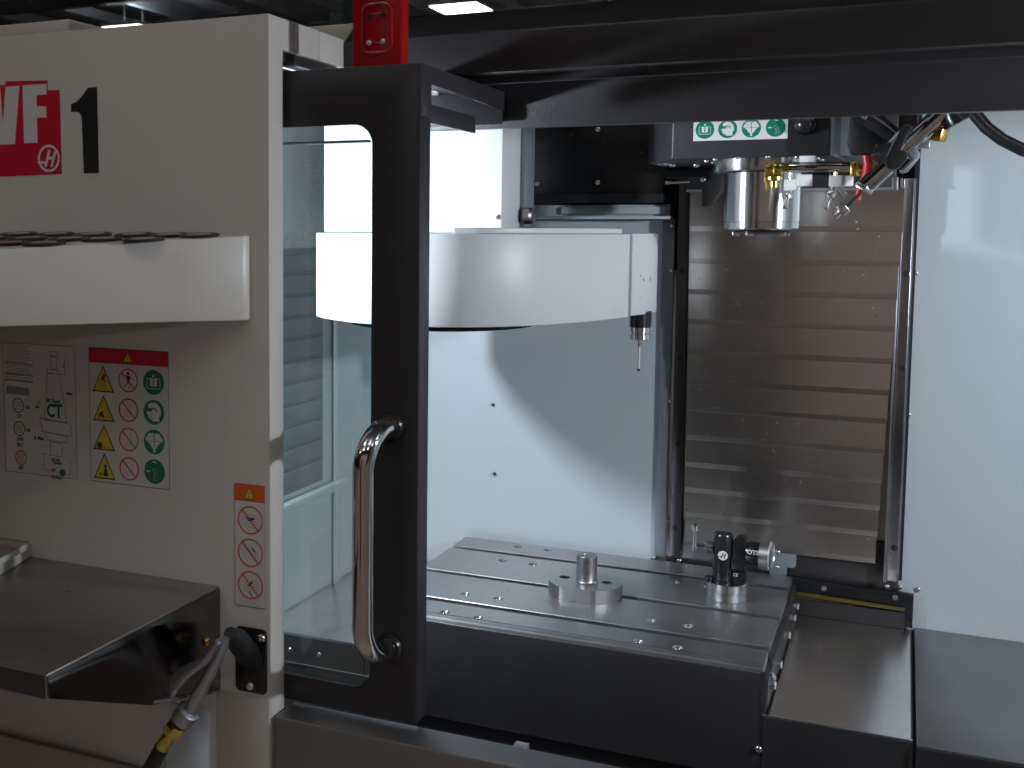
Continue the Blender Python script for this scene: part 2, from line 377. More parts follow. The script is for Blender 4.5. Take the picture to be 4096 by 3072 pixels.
# screws of the back panels
for px,py in ((1451,488),(1450,584),(1448,866)):
    inst('screw', SCREW_S, E_, at('y',px,py,YB-7), FY)
for px,py in ((1411,1206),(1442,1209),(1978,590),(1962,896),(1943,1268),(1982,1273)):
    inst('screw', SCREW, E_, at('y',px,py,YB), FY)
for px,py in ((1066,874),(1069,1023)):
    q=at('y',px,py,YB); MB().lathe([(3.2,0),(3,6),(1.8,8)],q,(0,-1,0),n=12).build('stud', DSTEEL, E_)
# side trays (the covers of the table's slideway)
tr_=thing('slideway_cover','brushed stainless slideway cover on the right of the table','slideway cover',(-60,2000,850))
MB().prism([(-160,850),(28,850),(34,848.5),(37,844),(37,700),(35,700),(35,842),(32,847),(27,848),(-160,848)],'y',1785,2308).build('top_sheet', STEELY, tr_)
MB().box(-168,34,1783,1784.6,700,847).build('front_sheet', DSTEEL, tr_)
MB().box(-169,37,1782.4,1785.5,846.5,851).build('front_lip', ALU, tr_, bev=1)
tr2=thing('slideway_cover','dull grey fixed slideway cover at the lower right edge','slideway cover',(500,2000,848))
MB().box(42,1000,1776,2318,842,848).build('top_sheet', STEEL, tr2, bev=1.5)
MB().box(42,1000,1775,1777,700,843).build('front_sheet', DSTEEL, tr2)
tr3=thing('slideway_cover','stainless slideway cover seen through the door window','slideway cover',(-950,2000,850))
MB().box(-1049,-838,1785,2310,847,850).build('top_sheet', STEELY, tr3, bev=1)
MB().box(-1049,-838,1783,1784.6,690,847).build('front_sheet', DSTEEL, tr3)
MB().box(-1049,-838,1782,1785.5,846.5,851.5).build('front_lip', ALU, tr3, bev=1)
MB().box(-1049,-838,1779,1783,770,774).build('lower_lip', ALU, tr3)
for x in (-985,-925): inst('screw', SCREW_S, tr3, (x,1783,820), FY)
# ================================================================== COLUMN AND WAY COVER
cl=thing('column_way_cover','telescopic brushed steel way cover behind the spindle','way cover',(-200,2290,950))
def lerp(a,b,t): return a+(b-a)*t
bounds=[412,500,572,641,708,776,842,902,966,1027,1084,1139,1196]       # lower edges read on the middle of the cover
for i in range(12):
    y=2256+i*4.2
    z1=p(1700,bounds[i],y)+ (10 if i else 4); z0=p(1700,bounds[i+1],y)
    xa=at('y',1481,800,y).x+i*.6; xb=at('y',lerp(1937,1908,i/11),800,y).x
    pl=MB().prism([(y+3,z0+12),(y+2,z1),(y,z1),(y,z0+10),(y+1.1,z0+1),(y+1.3,z0),(y+3.6,z0)],'x',xa,xb).build('cover_plate', STEELZ, cl, smooth=0)
# beads of coolant along the lips
dm=MB()
for i in range(12):
    y=2256+i*4.2; z0=p(1700,bounds[i+1],y)
    for k_ in range(26 if i<9 else 12):
        x=random.uniform(-370,-40) if random.random()<.75 else random.gauss(-170,40)
        z=z0+random.choice((random.uniform(14,60),random.gauss(45,4),random.gauss(9,3))); r=random.uniform(.5,1.5)
        yy=y-.2+(1.5 if z<z0+8 else 0)
        dm.lathe([(r,0),(r*.8,r*.6),(r*.2,r*.9)],(min(max(x,-375),-30),yy,z),(0,-1,0),n=6)
dm.build('coolant_drops', ZINC, cl, kind='stuff')
xs0=at('y',1456,800,2306).x; xs1=at('y',1481,800,2306).x
MB().box(xs0,xs1,2304,2330,930,1790).build('guide_strip', DSTEEL, cl, bev=1.5)
for px,py in ((1472,585),(1470,774),(1468,960),(1466,1140),(1474,388)):
    q=at('y',px,py,2303.6); inst('plug', PLUG, cl, (xs0+11,2303.6,q.z), FY)
xa=at('y',1944,700,2300).x; xb=at('y',1966,700,2300).x
MB().prism([(xa-8,2330),(xa-8,2286),(xa-3,2284),(xa-3,2300),(xb-3,2300),(xb,2304),(xb,2330)],'z',935,1676).build('guide_strip', STRIPM, cl, bev=1)
MB().box(xb,xb+5,2312,2330,935,1800).build('edge_seal', MATTBLACK, cl)
for px,py in ((1951,590),(1942,795),(1932,993),(1925,1184)):
    q=at('y',px,py,2299.6); inst('plug', PLUG, cl, ((xa+xb)/2-2,2299.6,q.z), FY)
MB().box(xa-9.5,xa-7,2283,2290,936,1676).build('strip_edge', ALU, cl)
# base plate under the way cover
MB().box(xs1-30,xb-1,2312,2330,900,p(1700,1150,2312)).build('base_plate', DSTEEL, cl, bev=1)
q0=at('y',1655,1185,2306); q1=at('y',1719,1228,2306)
MB().prism([(q0.x-14,q0.z),(q1.x-4,q0.z),(q1.x,q0.z-4),(q1.x,q1.z+4),(q1.x-4,q1.z),(q1.x-16,q1.z),(q1.x-16,q1.z-30),(q0.x+8,q1.z-30),(q0.x+8,q1.z),(q0.x-14,q1.z)],'y',2304,2311).build('cable_plate', TRIM, cl, bev=1)
for px,py in ((1680,1193),(1680,1226)): inst('screw', SCREW, cl, at('y',px,py,2304), FY)
for px,py in ((1917,1244),(1916,1267),(1467,1193),(1467,1211)): inst('screw', SCREW, cl, at('y',px,py,2311), FY)
# black wiper bracket with the yellow wiper
za=p(1712,1246,2300); 
wb=MB().prism([(-190,za),(6,za-7),(6,za-4),(38,za-6),(38,852),(22,852),(22,za-42),(-190,za-36)],'y',2298,2311).build('wiper_bracket', BLACK, cl, bev=1)
for px,py in ((1780,1270),(1934,1290)): inst('socket', SOCKET, cl, at('y',px,py,2297.8), FY)
zw=p(1712,1283,2294)
MB().prism([(-190,zw+7),(24,zw+1),(24,zw-5),(-190,zw-1)],'y',2290,2297).build('wiper', YELLOW, cl, bev=1)
MB().box(-190,25,2291,2296,850.5,zw-8).build('wiper_backing', DSTEEL, cl)
# upper carriage behind the spindle
zc=p(1700,411,2250)
MB().box(at('y',1484,400,2240).x,at('y',1935,400,2240).x,2236,2300,zc,1830).build('carriage_plate', HEADG, cl, bev=2)
MB().box(at('y',1484,400,2240).x,at('y',1935,400,2240).x,2233,2237,zc-2,zc+3).build('carriage_lip', ALU, cl)
# ================================================================== TABLE
ZT_=921; X0,X1=-836,-172
tb=thing('machine_table','grey cast iron worktable with three long T slots','worktable',(-504,2040,850))
yf=1790
prof=[(2302,850),(2302,ZT_-5),(2297,ZT_)]
for yc_ in (2212,2037,1877):
    prof+=[(yc_+10.2,ZT_),(yc_+9,ZT_-1.2),(yc_+9,ZT_-17),(yc_+16,ZT_-17),(yc_+16,ZT_-30),(yc_-16,ZT_-30),(yc_-16,ZT_-17),(yc_-9,ZT_-17),(yc_-9,ZT_-1.2),(yc_-10.2,ZT_)]
prof+=[(1808,ZT_),(1808,ZT_-2.5),(1805,ZT_-2.5),(1805,ZT_),(yf+5,ZT_-.3),(yf+1.5,ZT_-2.2),(yf,ZT_-6),(yf,850)]
body=MB().prism(prof,'x',X0,X1).build('table_slab', TABLE, tb)
HO=[(1118,1181),(1183,1188),(1479,1224),(1086,1211),(1151,1219),(1457,1258),(1530,1268),(1005,1283),(1076,1293),(1406,1340),(1487,1352),(1033,1334),(961,1322),(1378,1386),(1464,1399)]
cu=MB()
for px,py in HO:
    q=at('z',px,py,ZT_); cu.lathe([(6.3,-24),(6.3,-2.6),(9.2,0.01),(9.2,1)],(q.x,q.y,ZT_),(0,0,1),n=24)
cut(body,cu)
HM=MB().lathe([(6.35,-21),(6.35,-3.4),(8.2,-1.4),(8.9,-.5),(9.15,.12),(9.0,.12),(8.0,-1.4),(6.1,-3.4),(5.2,-5),(5.2,-20)],n=24).mesh('threaded_insert'); HM.materials.append(STRIPM)
for px,py in HO:
    q=at('z',px,py,ZT_); inst('threaded_insert', HM, tb, (q.x,q.y,ZT_))
MB().box(X0,X1+5,yf-4.5,yf-.5,745,ZT_-9).build('front_apron', DSTEEL, tb, bev=1)
MB().box(X1-2,X1+7,yf-5.2,yf+.5,745,ZT_-6).build('apron_edge', DSTEEL, tb, bev=1)
inst('screw', SCREW, tb, at('y',1639,1618,yf-5), FY)
MB().box(X0,X1,1800,2290,700,849).build('table_base', DSTEEL, tb)
ep=MB().prism([(1800,852),(1800,ZT_-22),(1870,ZT_-22),(1876,ZT_-14),(2030,ZT_-14),(2038,ZT_-20),(2205,ZT_-20),(2210,ZT_-12),(2296,ZT_-12),(2296,852)],'x',X1+.5,X1+8).build('end_plate', DSTEEL, tb, bev=1)
for y in (1835,1930,2080,2180,2250):
    MB().lathe([(7,0),(7,7),(5.5,9),(3,9),(3,5)],(X1+8,y,ZT_-42),(1,0,0),n=12).build('bolt', ZINC, tb)
for y in (1815,1829,1843,1857):
    MB().lathe([(4,0),(4,5),(2,7)],(X1+8,y-8,ZT_-15-(y-1815)*.5),(1,0,0),n=10).build('fitting', ZINC, tb)
# ---- fixture disc
fx=thing('fixture_disc','round machined steel fixture with an upright hollow post','fixture',(-506,2027,ZT_))
cx_,cy_,r_=-505,2024,66
fl=math.degrees(math.asin(58/66))
def disc(r,y0): 
    pts=[]
    for i in range(72):
        a=2*math.pi*i/72; x=r*math.cos(a); y=r*math.sin(a)
        pts.append((cx_+x,cy_+max(y,y0)))
    out=[]
    for q in pts:
        if not out or (abs(out[-1][0]-q[0])+abs(out[-1][1]-q[1]))>.5: out.append(q)
    return out
d0=disc(r_,-58); d1=disc(r_-1.2,-57)
db=MB(); n=len(d0); 
db.loft([(a,b,ZT_+.3) for a,b in d0],[(a,b,ZT_+25) for a,b in d0]); 
body=db.build('base_disc', CAST, fx)
cu=MB()
for dx in (-39,39): cu.lathe([(6,-30),(6,-9),(10,-9),(10,1)],(cx_+dx,cy_+2,ZT_+25),(0,0,1),n=24)
cut(body,cu,18)
for dx in (-39,39): MB().lathe([(9.8,0),(9.8,7),(5,7),(5,2)],(cx_+dx,cy_+2,ZT_+8.5),(0,0,1),n=20).build('cap_screw', BLACK, fx)
MB().lathe([(21,0),(19.5,1.5),(18.5,3),(18.5,47),(17.3,48.5),(8.5,48.5),(8,47),(8,10)],(cx_+3,cy_-4,ZT_+25),(0,0,1),n=40).build('post', CAST, fx)
# ---- tool setter
ts=thing('tool_setter','black tool setting probe with silver knob on the back right of the table','tool setter',(-268,2112,ZT_))
bx,by=-268,2110
MB().lathe([(33,0),(34,1),(34,14.5),(32.8,15),(32.8,16),(34,16.5),(34,30),(33,31),(6,31)],(bx,by,ZT_+.3),(0,0,1),n=48).build('base_ring', GROUND, ts)
cb=bx-8
MB().lathe([(19,0),(19,4),(17.5,5),(17.5,84),(15.5,88),(4,89)],(cb,by-4,ZT_+31),(0,0,1),n=32).build('column', BLACK, ts)
MB().lathe([(6,0),(6,3),(8,4),(8,9),(5,10)],(bx-30,by-14,ZT_+31),(0,0,1),n=12).build('clamp_screw', BLACK, ts)
MB().lathe([(17.9,0),(19.4,1),(19.4,3),(17.9,4)],(cb,by-4,ZT_+50),(.25,-.1,1),n=28).build('clamp_ring', BLACK, ts)
MB().prism(rrect(bx+10,bx+36,ZT_+68,ZT_+116,9),'y',by-14,by+16).build('head_block', BLACK, ts, bev=1.5)
MB().box(bx+8,bx+33,by-17,by-6,ZT_+58,ZT_+80).build('cable_block', BLACK, ts, bev=2)
MB().box(bx+10,bx+32,by-10,by+14,ZT_+31,ZT_+60).build('rear_block', BLACK, ts, bev=2)
kz=ZT_+88
MB().cyl((bx+34,by,kz),(bx+58,by-3,kz),21,n=32).build('shaft', BLACK, ts, bev=1)
MB().lathe([(24,0),(26,1.5),(26,17),(24,19),(21,19.5),(20,18)],(bx+56,by-3,kz),(1,-.12,0),n=40).build('knob', ALU, ts)
MB().lathe([(11,0),(11,5),(10,6),(11,7),(11,12),(8,14),(3,14)],(cb-17,by-4,ZT_+92),(-1,0,0),n=24).build('stylus_holder', GROUND, ts)
sx=cb-50
MB().cyl((cb-31,by-4,ZT_+92),(sx,by-4,ZT_+92),2.6,n=12).build('stylus_arm', DSTEEL, ts)
MB().lathe([(2.5,0),(4.5,2),(4.5,10),(3,16),(2.8,20),(2.5,38),(7,39),(7.3,40),(7.3,50),(6,51)],(sx,by-4,ZT_+80),(0,0,1),n=20).build('stylus', GROUND, ts)
# emblem on the column front, "OTS" on the shaft
def disc_pts(cx,cz,rx,rz,n=28): return [(cx+rx*math.cos(2*math.pi*i/n),cz+rz*math.sin(2*math.pi*i/n)) for i in range(n)]
def emblem(name, cx, cz, r, y, parent, m_disc, m_mark, ring=False):
    g=MB()
    if ring:
        n=32; A=disc_pts(cx,cz,r,r,n); B=disc_pts(cx,cz,r*.82,r*.82,n)
        g.add([(a[0],y,a[1]) for a in A]+[(b_[0],y,b_[1]) for b_ in B],[(i,(i+1)%n,n+(i+1)%n,n+i) for i in range(n)])
        g.build(name, m_disc, parent, smooth=0)
    else:
        g.add([(a[0],y,a[1]) for a in disc_pts(cx,cz,r,r)],[list(range(28))]); g.build(name, m_disc, parent, smooth=0)
    h=MB(); yy=y-.12
    def st(pts): h.add([(cx+a*r,yy,cz+b_*r) for a,b_ in pts],[list(range(len(pts)))])
    st([(-.42,-.62),(-.20,-.62),(.18,.62),(-.04,.62)])
    st([(.12,-.62),(.34,-.62),(.72,.5),(.50,.5)])
    st([(-.05,-.08),(.40,-.08),(.46,.12),(.01,.12)])
    st([(-1.15,-.28),(-.35,-.42),(-.28,-.22),(-.95,-.16)])
    h.build(name.replace('disc','mark'), m_mark, parent, smooth=0)
emblem('emblem_disc', cb+2, ZT_+83, 8.5, by-22.2, ts, S_WHITE, S_BLACK)
def text(s_, loc, size, m, parent, name, sx=1, bold=0, rot=(math.pi/2,0,0)):
    cu_=bpy.data.curves.new('t','FONT'); cu_.body=s_; cu_.size=size/1000; cu_.offset=bold; cu_.extrude=0; cu_.resolution_u=3
    to=bpy.data.objects.new('t',cu_); col.objects.link(to); dg=bpy.context.evaluated_depsgraph_get()
    me=bpy.data.meshes.new_from_object(to.evaluated_get(dg)); bpy.data.objects.remove(to)
    for v in me.vertices: v.co.x*=sx
    me.materials.clear(); me.materials.append(m); me.name=name
    return inst(name, me, parent, loc, rot)
text('OTS',(bx+35,by-23.6,kz+4),11,S_WHITE,ts,'lettering',.95,.0003,(math.pi/2,0,-.1))
text('CE',(bx+11,by-10.3,ZT_+45),8,S_WHITE,ts,'lettering',.9)
# ================================================================== TOOL CHANGER
tc=thing('tool_changer','white carousel tool changer hanging left of the spindle','tool changer',(-640,1850,1439))
ZD0,ZD1=1439,1575
out=[(-878,1683),(-868,1660),(-845,1632),(-806,1600),(-757,1567),(-710,1551),(-668,1546),(-622,1549),(-578,1565),(-532,1600),(-492,1648),(-461,1716),(-434,1778),(-419,1835),(-408,1886)]
back=[(-440,1900),(-440,2060),(-520,2110),(-640,2125),(-770,2090),(-860,2000),(-895,1890),(-897,1780)]
def chaikin(pts,n=2,closed=False):
    for _ in range(n):
        q=[pts[0]]
        for a,b in zip(pts[:-1],pts[1:]):
            q+= [(a[0]*.75+b[0]*.25,a[1]*.75+b[1]*.25),(a[0]*.25+b[0]*.75,a[1]*.25+b[1]*.75)]
        q.append(pts[-1]); pts=q
    return pts
outer=chaikin(out,2)+back
MB().prism(outer,'z',ZD0,ZD1).build('drum_cover', WHITE, tc, bev=1.8)
lid=chaikin([(-600,1580),(-545,1606),(-500,1660),(-472,1715),(-447,1775),(-432,1830),(-420,1880)],2)+[(-446,1900),(-460,2050),(-600,2090)]
MB().prism(lid,'z',ZD1+.3,ZD1+9).build('drum_lid', WHITE, tc, bev=1.5)
# the pocket cover on the right with its dark seam
pk=chaikin([(-405,1892),(-396,1915),(-387,1950),(-385,1995),(-392,2040),(-410,2072)],2)+[(-436,2078),(-436,1896)]
MB().prism(pk,'z',ZD0+2,ZD1+1).build('pocket_cover', WHITE, tc, bev=1.8)
MB().box(-460,-412,1886.5,2050,ZD0+3,ZD1-4).build('seam_seal', MATTBLACK, tc)
MB().lathe([(140,0),(150,2),(150,12),(140,12.5)],(-685,1758,ZD0-13),(0,0,1),n=60).build('carousel_plate', MATTBLACK, tc)
for i in range(20):
    a=math.radians(i*18+4); q=Vector((-685+149*math.cos(a),1762+149*math.sin(a),ZD0-10))
    MB().box(q.x-2.5,q.x+2.5,q.y-2.5,q.y+2.5,q.z,q.z+6).build('pocket_tab', TRIM, tc)
# tall white motor box standing behind the drum
xm=at('y',1083,505,1760).x; ym2=at('x',1132,495,xm).y
MB().box(-905,xm,1760,ym2,ZD1+1,1850).build('motor_box', WHITE, tc, bev=2)
MB().box(xm+.5,xm+8,ym2-26,ym2+30,ZD1+10,1850).build('box_flange', TRIM, tc, bev=2)
q=at('y',1076,469,1759.5); MB().lathe([(4,0),(4,10),(2.5,12)],(q.x,q.y,q.z),(.3,-1,0),n=12).build('bolt', ZINC, tc)
q=at('x',1134,466,xm+9); MB().lathe([(14,0),(14,10),(11,14),(4,15)],(q.x,q.y,q.z),(1,0,0),n=24).build('hub_cap', CAST, tc)
q=at('y',1097,500,ym2); MB().box(xm-20,xm+40,ym2-40,ym2+40,ZD1+1.2,ZD1+9).build('foot', BLACK, tc, bev=1)
sc_=MB()
for px,py,dx,dz in ((1404,598,1,8),(1389,601,2,5),(1384,594,1,3),(1382,641,1,2)):
    q=at('y',px,py,1916.5); sc_.add([(q.x,q.y,q.z),(q.x+1.2,q.y-.3,q.z),(q.x+dx,q.y-.3,q.z-dz),(q.x+dx-1,q.y,q.z-dz)],[(0,1,2,3)])
sc_.build('scuff_marks', S_BLACK, tc, smooth=0)
# ---- probe held by the changer
pb=thing('touch_probe','slim touch probe with white stylus hanging from the tool changer','probe',(-402,1948,1420))
MB().lathe([(17,0),(17,26),(12,27)],(-402,1948,1418),(0,0,1),n=32).build('holder', BLACK, pb)
MB().lathe([(12,0),(17,2),(17,10),(15,11),(15,13),(17,14),(17,22),(14,25)],(-402,1948,1396),(0,0,1),n=32).build('probe_body', GROUND, pb)
MB().box(-388,-383,1944,1952,1418,1446).build('drive_pin', GROUND, pb)
MB().lathe([(1.6,0),(1.6,18),(2.6,20),(3.4,28)],(-402,1948,1368),(0,0,1),n=12).build('stem', GROUND, pb)
MB().cyl((-402,1948,1347),(-402,1948,1384),1.7,n=12).build('stylus', S_WHITE, pb)
MB().lathe([(.5,0),(2,.6),(2.6,2.4),(2,4.4),(1,5)],(-402,1948,1343),(0,0,1),n=14).build('ball_tip', BLACK, pb)
# ================================================================== SPINDLE HEAD
sh=thing('spindle_head','grey spindle head with polished round nose above the table','spindle head',(-213,1960,1583))
sxx,syy=-213,1960
zb0=p(1620,340,1880)
hp_=[(-343,1880),(-111,1880),(-109,1882),(-100,1960),(-92,2232),(-400,2232),(-402,1985),(-345,1882)]
hd=MB().prism(hp_,'z',zb0,1830).build('housing', HEADG, sh, bev=2)
MB().box(-108,-60,1965,2232,zb0+4,1830).build('side_cover', TRIM, sh, bev=2)
ZS=1582
MB().lathe([(78,0),(79,2),(79,20),(76,24)],(sxx,syy,ZS+93),(0,0,1),n=64).build('flange_ring', GROUND, sh)
MB().lathe([(40,4),(54,3),(58,6),(58.6,15),(57.6,15.5),(57.6,16.5),(59,17),(59,94)],(sxx,syy,ZS-3),(0,0,1),n=72).build('spindle_nose', GROUND, sh)
MB().lathe([(22,0),(45,0),(46,3),(40,6)],(sxx,syy,ZS-6),(0,0,1),n=48).build('spindle_mouth', DSTEEL, sh)
for a in (250,330,200,20): 
    q=Vector((sxx+40*math.cos(math.radians(a)),syy+40*math.sin(math.radians(a)),ZS-2))
    MB().box(q.x-5,q.x+5,q.y-5,q.y+5,q.z-8,q.z).build('drive_key', ZINC, sh, bev=1)
for i in range(12):
    a=math.radians(i*30+10); inst('screw', SCREW_S, sh, (sxx+88*math.cos(a),syy+88*math.sin(a),zb0), (math.pi,0,0))
# safety strip on the housing
def SQ(o,cn,y):
    pts=[at('y',*c_,y) for c_ in cn]; return pts
class Sticker:
    """corner pixels in order: top left, top right, bottom right, bottom left, on the plane y"""
    def __init__(s, corners, y, parent, name='safety_sticker', base=S_WHITE, edge=True, **props):
        P=[at('y',*c_,y) for c_ in corners]; s.P=P; s.y=y
        x0=(P[0].x+P[3].x)/2; x1=(P[1].x+P[2].x)/2; z1=(P[0].z+P[1].z)/2; z0=(P[2].z+P[3].z)/2
        s.x0,s.x1,s.z0,s.z1=x0,x1,z0,z1; s.w=x1-x0; s.h=z1-z0
        g=MB().box(x0,x1,y-.5,y-.05,z0,z1)
        s.o=g.build(name, base, parent, loc=(x0,y,z0), smooth=0, **props); s.l=0
        if edge:
            t=.6; n=MB()
            for bx_ in ((x0,x1,z0,z0+t),(x0,x1,z1-t,z1),(x0,x0+t,z0+t,z1-t),(x1-t,x1,z0+t,z1-t)):
                n.box(bx_[0],bx_[1],y-.62,y-.5,bx_[2],bx_[3])
            n.build('border', S_BLACK, s.o, smooth=0)
    def pt(s,u,v,l): return (s.x0+u, s.y-.6-.1*l, s.z1-v)          # u right, v down, mm
    def polys(s, name, polys_, m, l=1):
        g=MB()
        for q in polys_: g.add([s.pt(a,b,l) for a,b in q],[list(range(len(q)))])
        return g.build(name, m, s.o, smooth=0)
    def ring(s, cx,cy,r,r2,n=32):
        out=[]
        for i in range(n):
            a0=2*math.pi*i/n; a1=2*math.pi*(i+1)/n
            out.append([(cx+r*math.cos(a0),cy+r*math.sin(a0)),(cx+r*math.cos(a1),cy+r*math.sin(a1)),(cx+r2*math.cos(a1),cy+r2*math.sin(a1)),(cx+r2*math.cos(a0),cy+r2*math.sin(a0))])
        return out
def circ(cx,cy,r,n=28): return [(cx+r*math.cos(2*math.pi*i/n),cy+r*math.sin(2*math.pi*i/n)) for i in range(n)]
def line(x0,y0,x1,y1,t):
    d=Vector((x1-x0,y1-y0)); d=d.normalized() if d.length else Vector((1,0)); n=Vector((-d.y,d.x))*t/2
    return [(x0+n.x,y0+n.y),(x1+n.x,y1+n.y),(x1-n.x,y1-n.y),(x0-n.x,y0-n.y)]
def S(pts,cx,cy,r): return [(cx+a*r,cy+b*r) for a,b in pts]
def picto(st, kind, cx, cy, r):
    """white pictures on green discs, dark pictures on others"""
    if kind=='book':
        st.polys('book_outline',[line(*S([a],cx,cy,r)[0],*S([b],cx,cy,r)[0],r*.05) for a,b in (((-.62,-.3),(-.62,.5)),((-.62,.5),(.62,.5)),((.62,.5),(.62,-.3)),((-.62,-.3),(-.3,-.3)),((.62,-.3),(.3,-.3)))],S_WHITE,3)
        st.polys('book',[S([(-.34,-.36),(-.03,-.30),(-.03,.34),(-.34,.28)],cx,cy,r),S([(.34,-.36),(.03,-.30),(.03,.34),(.34,.28)],cx,cy,r),S([(-.1,-.6),(.1,-.6),(.1,-.42),(-.1,-.42)],cx,cy,r)],S_WHITE,3)
        st.polys('letter',[S([(-.05,-.2),(.05,-.2),(.05,-.1),(-.05,-.1)],cx,cy,r),S([(-.06,-.04),(.06,-.04),(.06,.24),(-.06,.24)],cx,cy,r)],S_GREY,4)
    elif kind=='goggles':
        st.polys('head',[S([(-.55,-.55),(-.2,-.78),(.25,-.75),(.62,-.4),(.7,.1),(.5,.4),(.55,.72),(-.15,.72),(-.3,.55),(-.55,.45),(-.55,.2),(-.75,.1),(-.5,-.1)],cx,cy,r)],S_WHITE,3)
        st.polys('goggle_band',[S([(-.6,-.32),(-.2,-.32),(-.12,-.1),(-.45,-.02),(-.62,-.12)],cx,cy,r),S([(-.2,-.32),(.0,-.38),(.25,-.28),(.35,-.02),(.27,-.02),(.16,-.2),(-.02,-.28),(-.18,-.22)],cx,cy,r)],S_GREEN,4)
    elif kind=='hose':
        st.polys('tool_picture',[S([(-.85,-.2),(-.5,-.7),(.5,-.7),(.85,-.2),(.75,-.05),(.6,-.05),(.6,.1),(.42,.12),(.42,.3),(.28,.32),(.28,.5),(.1,.5),(.1,.85),(-.1,.85),(-.1,.5),(-.28,.5),(-.28,.32),(-.42,.3),(-.42,.12),(-.6,.1),(-.6,-.05),(-.75,-.05)],cx,cy,r)],S_WHITE,3)
        st.polys('tool_detail',[S([(-.03,-.5),(.03,-.5),(.03,.45),(-.03,.45)],cx,cy,r),line(*S([(-.05,-.5)],cx,cy,r)[0],*S([(.16,-.72)],cx,cy,r)[0],r*.07),S([(-.6,-.08),(.6,-.08),(.6,-.04),(-.6,-.04)],cx,cy,r)],S_GREY,4)
    elif kind=='pull':
        st.polys('arrow',[S([(-.8,0),(-.65,-.12),(-.65,-.05),(-.4,-.05),(-.4,.05),(-.65,.05),(-.65,.12)],cx,cy,r),S([(-.25,-.8),(.1,-.85),(.25,-.7),(-.05,-.72)],cx,cy,r)],S_WHITE,3)
        st.polys('figure',[line(*S([(a,b)],cx,cy,r)[0],*S([(c_,d)],cx,cy,r)[0],r*.06) for a,b,c_,d in ((-.2,-.2,.2,-.2),(.2,-.2,.25,.1),(-.2,-.2,-.1,.1),(-.1,.1,.25,.1),(0,.15,-.1,.7),(.3,.1,.35,.7),(.1,.2,.05,.8))],S_PALE,3)
sp=Sticker([(1497,257),(1703,250),(1703,300),(1497,306)],1879.6,sh,'safety_strip',label='white strip of four green pictogram discs')
for i,(u,kd) in enumerate(((607,'book'),(866,'goggles'),(1130,'hose'),(1398,'pull'))):
    cx=(u-470)/1065*sp.w; r=sp.w*.1; cy=sp.h-(405-270)/ (1065)*sp.w*1.0
    sp.polys('green_disc',[circ(cx,cy,r)],S_GREEN,2); picto(sp,kd,cx,cy,r)
q=at('y',1741,268,1879); MB().lathe([(17,0),(16.5,7),(13,14),(7,18),(2,19)],q,(0,-1,0),n=32).build('rubber_bumper', BLACK, sh)
# dark bracket left behind the nose
MB().prism([(-402,zb0-1),(-300,zb0-1),(-300,zb0-40),(-318,zb0-66),(-332,zb0-70),(-334,zb0-18),(-402,zb0-18)],'y',2120,2160).build('sensor_bracket', MATTBLACK, sh, bev=1)
MB().cyl((-395,2105,zb0-28),(-352,2105,zb0-26),3,n=12).build('pin', ALU, sh)
for px,py in ((1427,352),(1440,353),(1452,356),(1504,356)):
    q=at('z',px,py,zb0-3); inst('screw', SCREW, sh, at('y',px,py,1990), (math.pi,0,0))
q=at('y',1519,387,2115); inst('screw', SCREW, sh, q, FY)
# ---- coolant ring pipe with brass elbow and nozzles
yn=1868
def A_(px,py,y=yn): return at('y',px,py,y)
cp=thing('coolant_manifold','coolant pipe with brass elbow and small nozzles beside the spindle nose','coolant pipe',A_(1780,365))
MB().cyl(A_(1704,362),A_(1837,360),8.2,n=24).build('pipe', CHROME, cp, bev=1)
MB().cyl(A_(1689,362),A_(1705,362),6.8,n=20).build('elbow_neck', BRASS, cp)
e0=A_(1669,354); e1=A_(1691,381)
MB().box(e0.x,e1.x,yn-9,yn+9,e1.z,e0.z).build('elbow', BRASS, cp, bev=5)
MB().cyl(A_(1654,370),A_(1669,370),8.5,n=6).build('elbow_hex', BRASS, cp, bev=1)
MB().lathe([(6,-9),(6.5,0),(10,.6),(12.5,2),(12.5,7),(9,8)],A_(1672,392),(0,0,1),n=24).build('elbow_collar', BRASS, cp)
MB().cyl(A_(1846,351,yn-2),A_(1846,381,yn-2),8,n=6).build('end_hex', BRASS, cp, bev=1)
MB().cyl(A_(1852,366),A_(1866,366),4,n=12).build('end_neck', BRASS, cp)
MB().cyl(A_(1866,366),A_(1878,366),9,n=20).build('end_nut', BRASS, cp)
q0=A_(1727,337,yn-6); q1=A_(1762,350,yn-6); MB().box(q0.x,q1.x,yn-9,yn+6,q1.z,q0.z).build('clamp_block', PALE, cp, bev=1)
for (x0,y0,x1,y1) in ((1722,380,1746,402),(1730,375,1734,388),(1752,376,1758,384)):
    pass
def nozzle(px,py,tx,ty,s_=1):
    """block under the pipe, hex nut and thin spout pointing to tx, ty"""
    a=A_(px,py); b=A_(tx,ty,yn-14); g=thing_n=None
    MB().box(a.x-9*s_,a.x+9*s_,yn-8,yn+8,a.z-9,a.z+8).build('nozzle_block', PALE, cp, bev=2)
    MB().cyl(a+Vector((0,0,8)),a+Vector((0,0,20)),3,n=10).build('nozzle_neck', ZINC, cp)
    if tx:
        d=(b-a); m_=a+d*.42
        MB().cyl(a+d*.12,m_,4,n=12).build('nozzle_neck', ZINC, cp)
        MB().cyl(a+d*.36,a+d*.60,7.5,7,n=6).build('nozzle_nut', ZINC, cp, bev=.8)
        MB().tube([a+d*.58,a+d*.8,a+d],[3.2,2.6,3.8],12).build('nozzle_tip', ZINC, cp)
nozzle(1708,399,1696,450)
a=A_(1738,390); MB().box(a.x-11,a.x+11,yn-8,yn+8,a.z-9,a.z+9).build('nozzle_block', PALE, cp, bev=2)
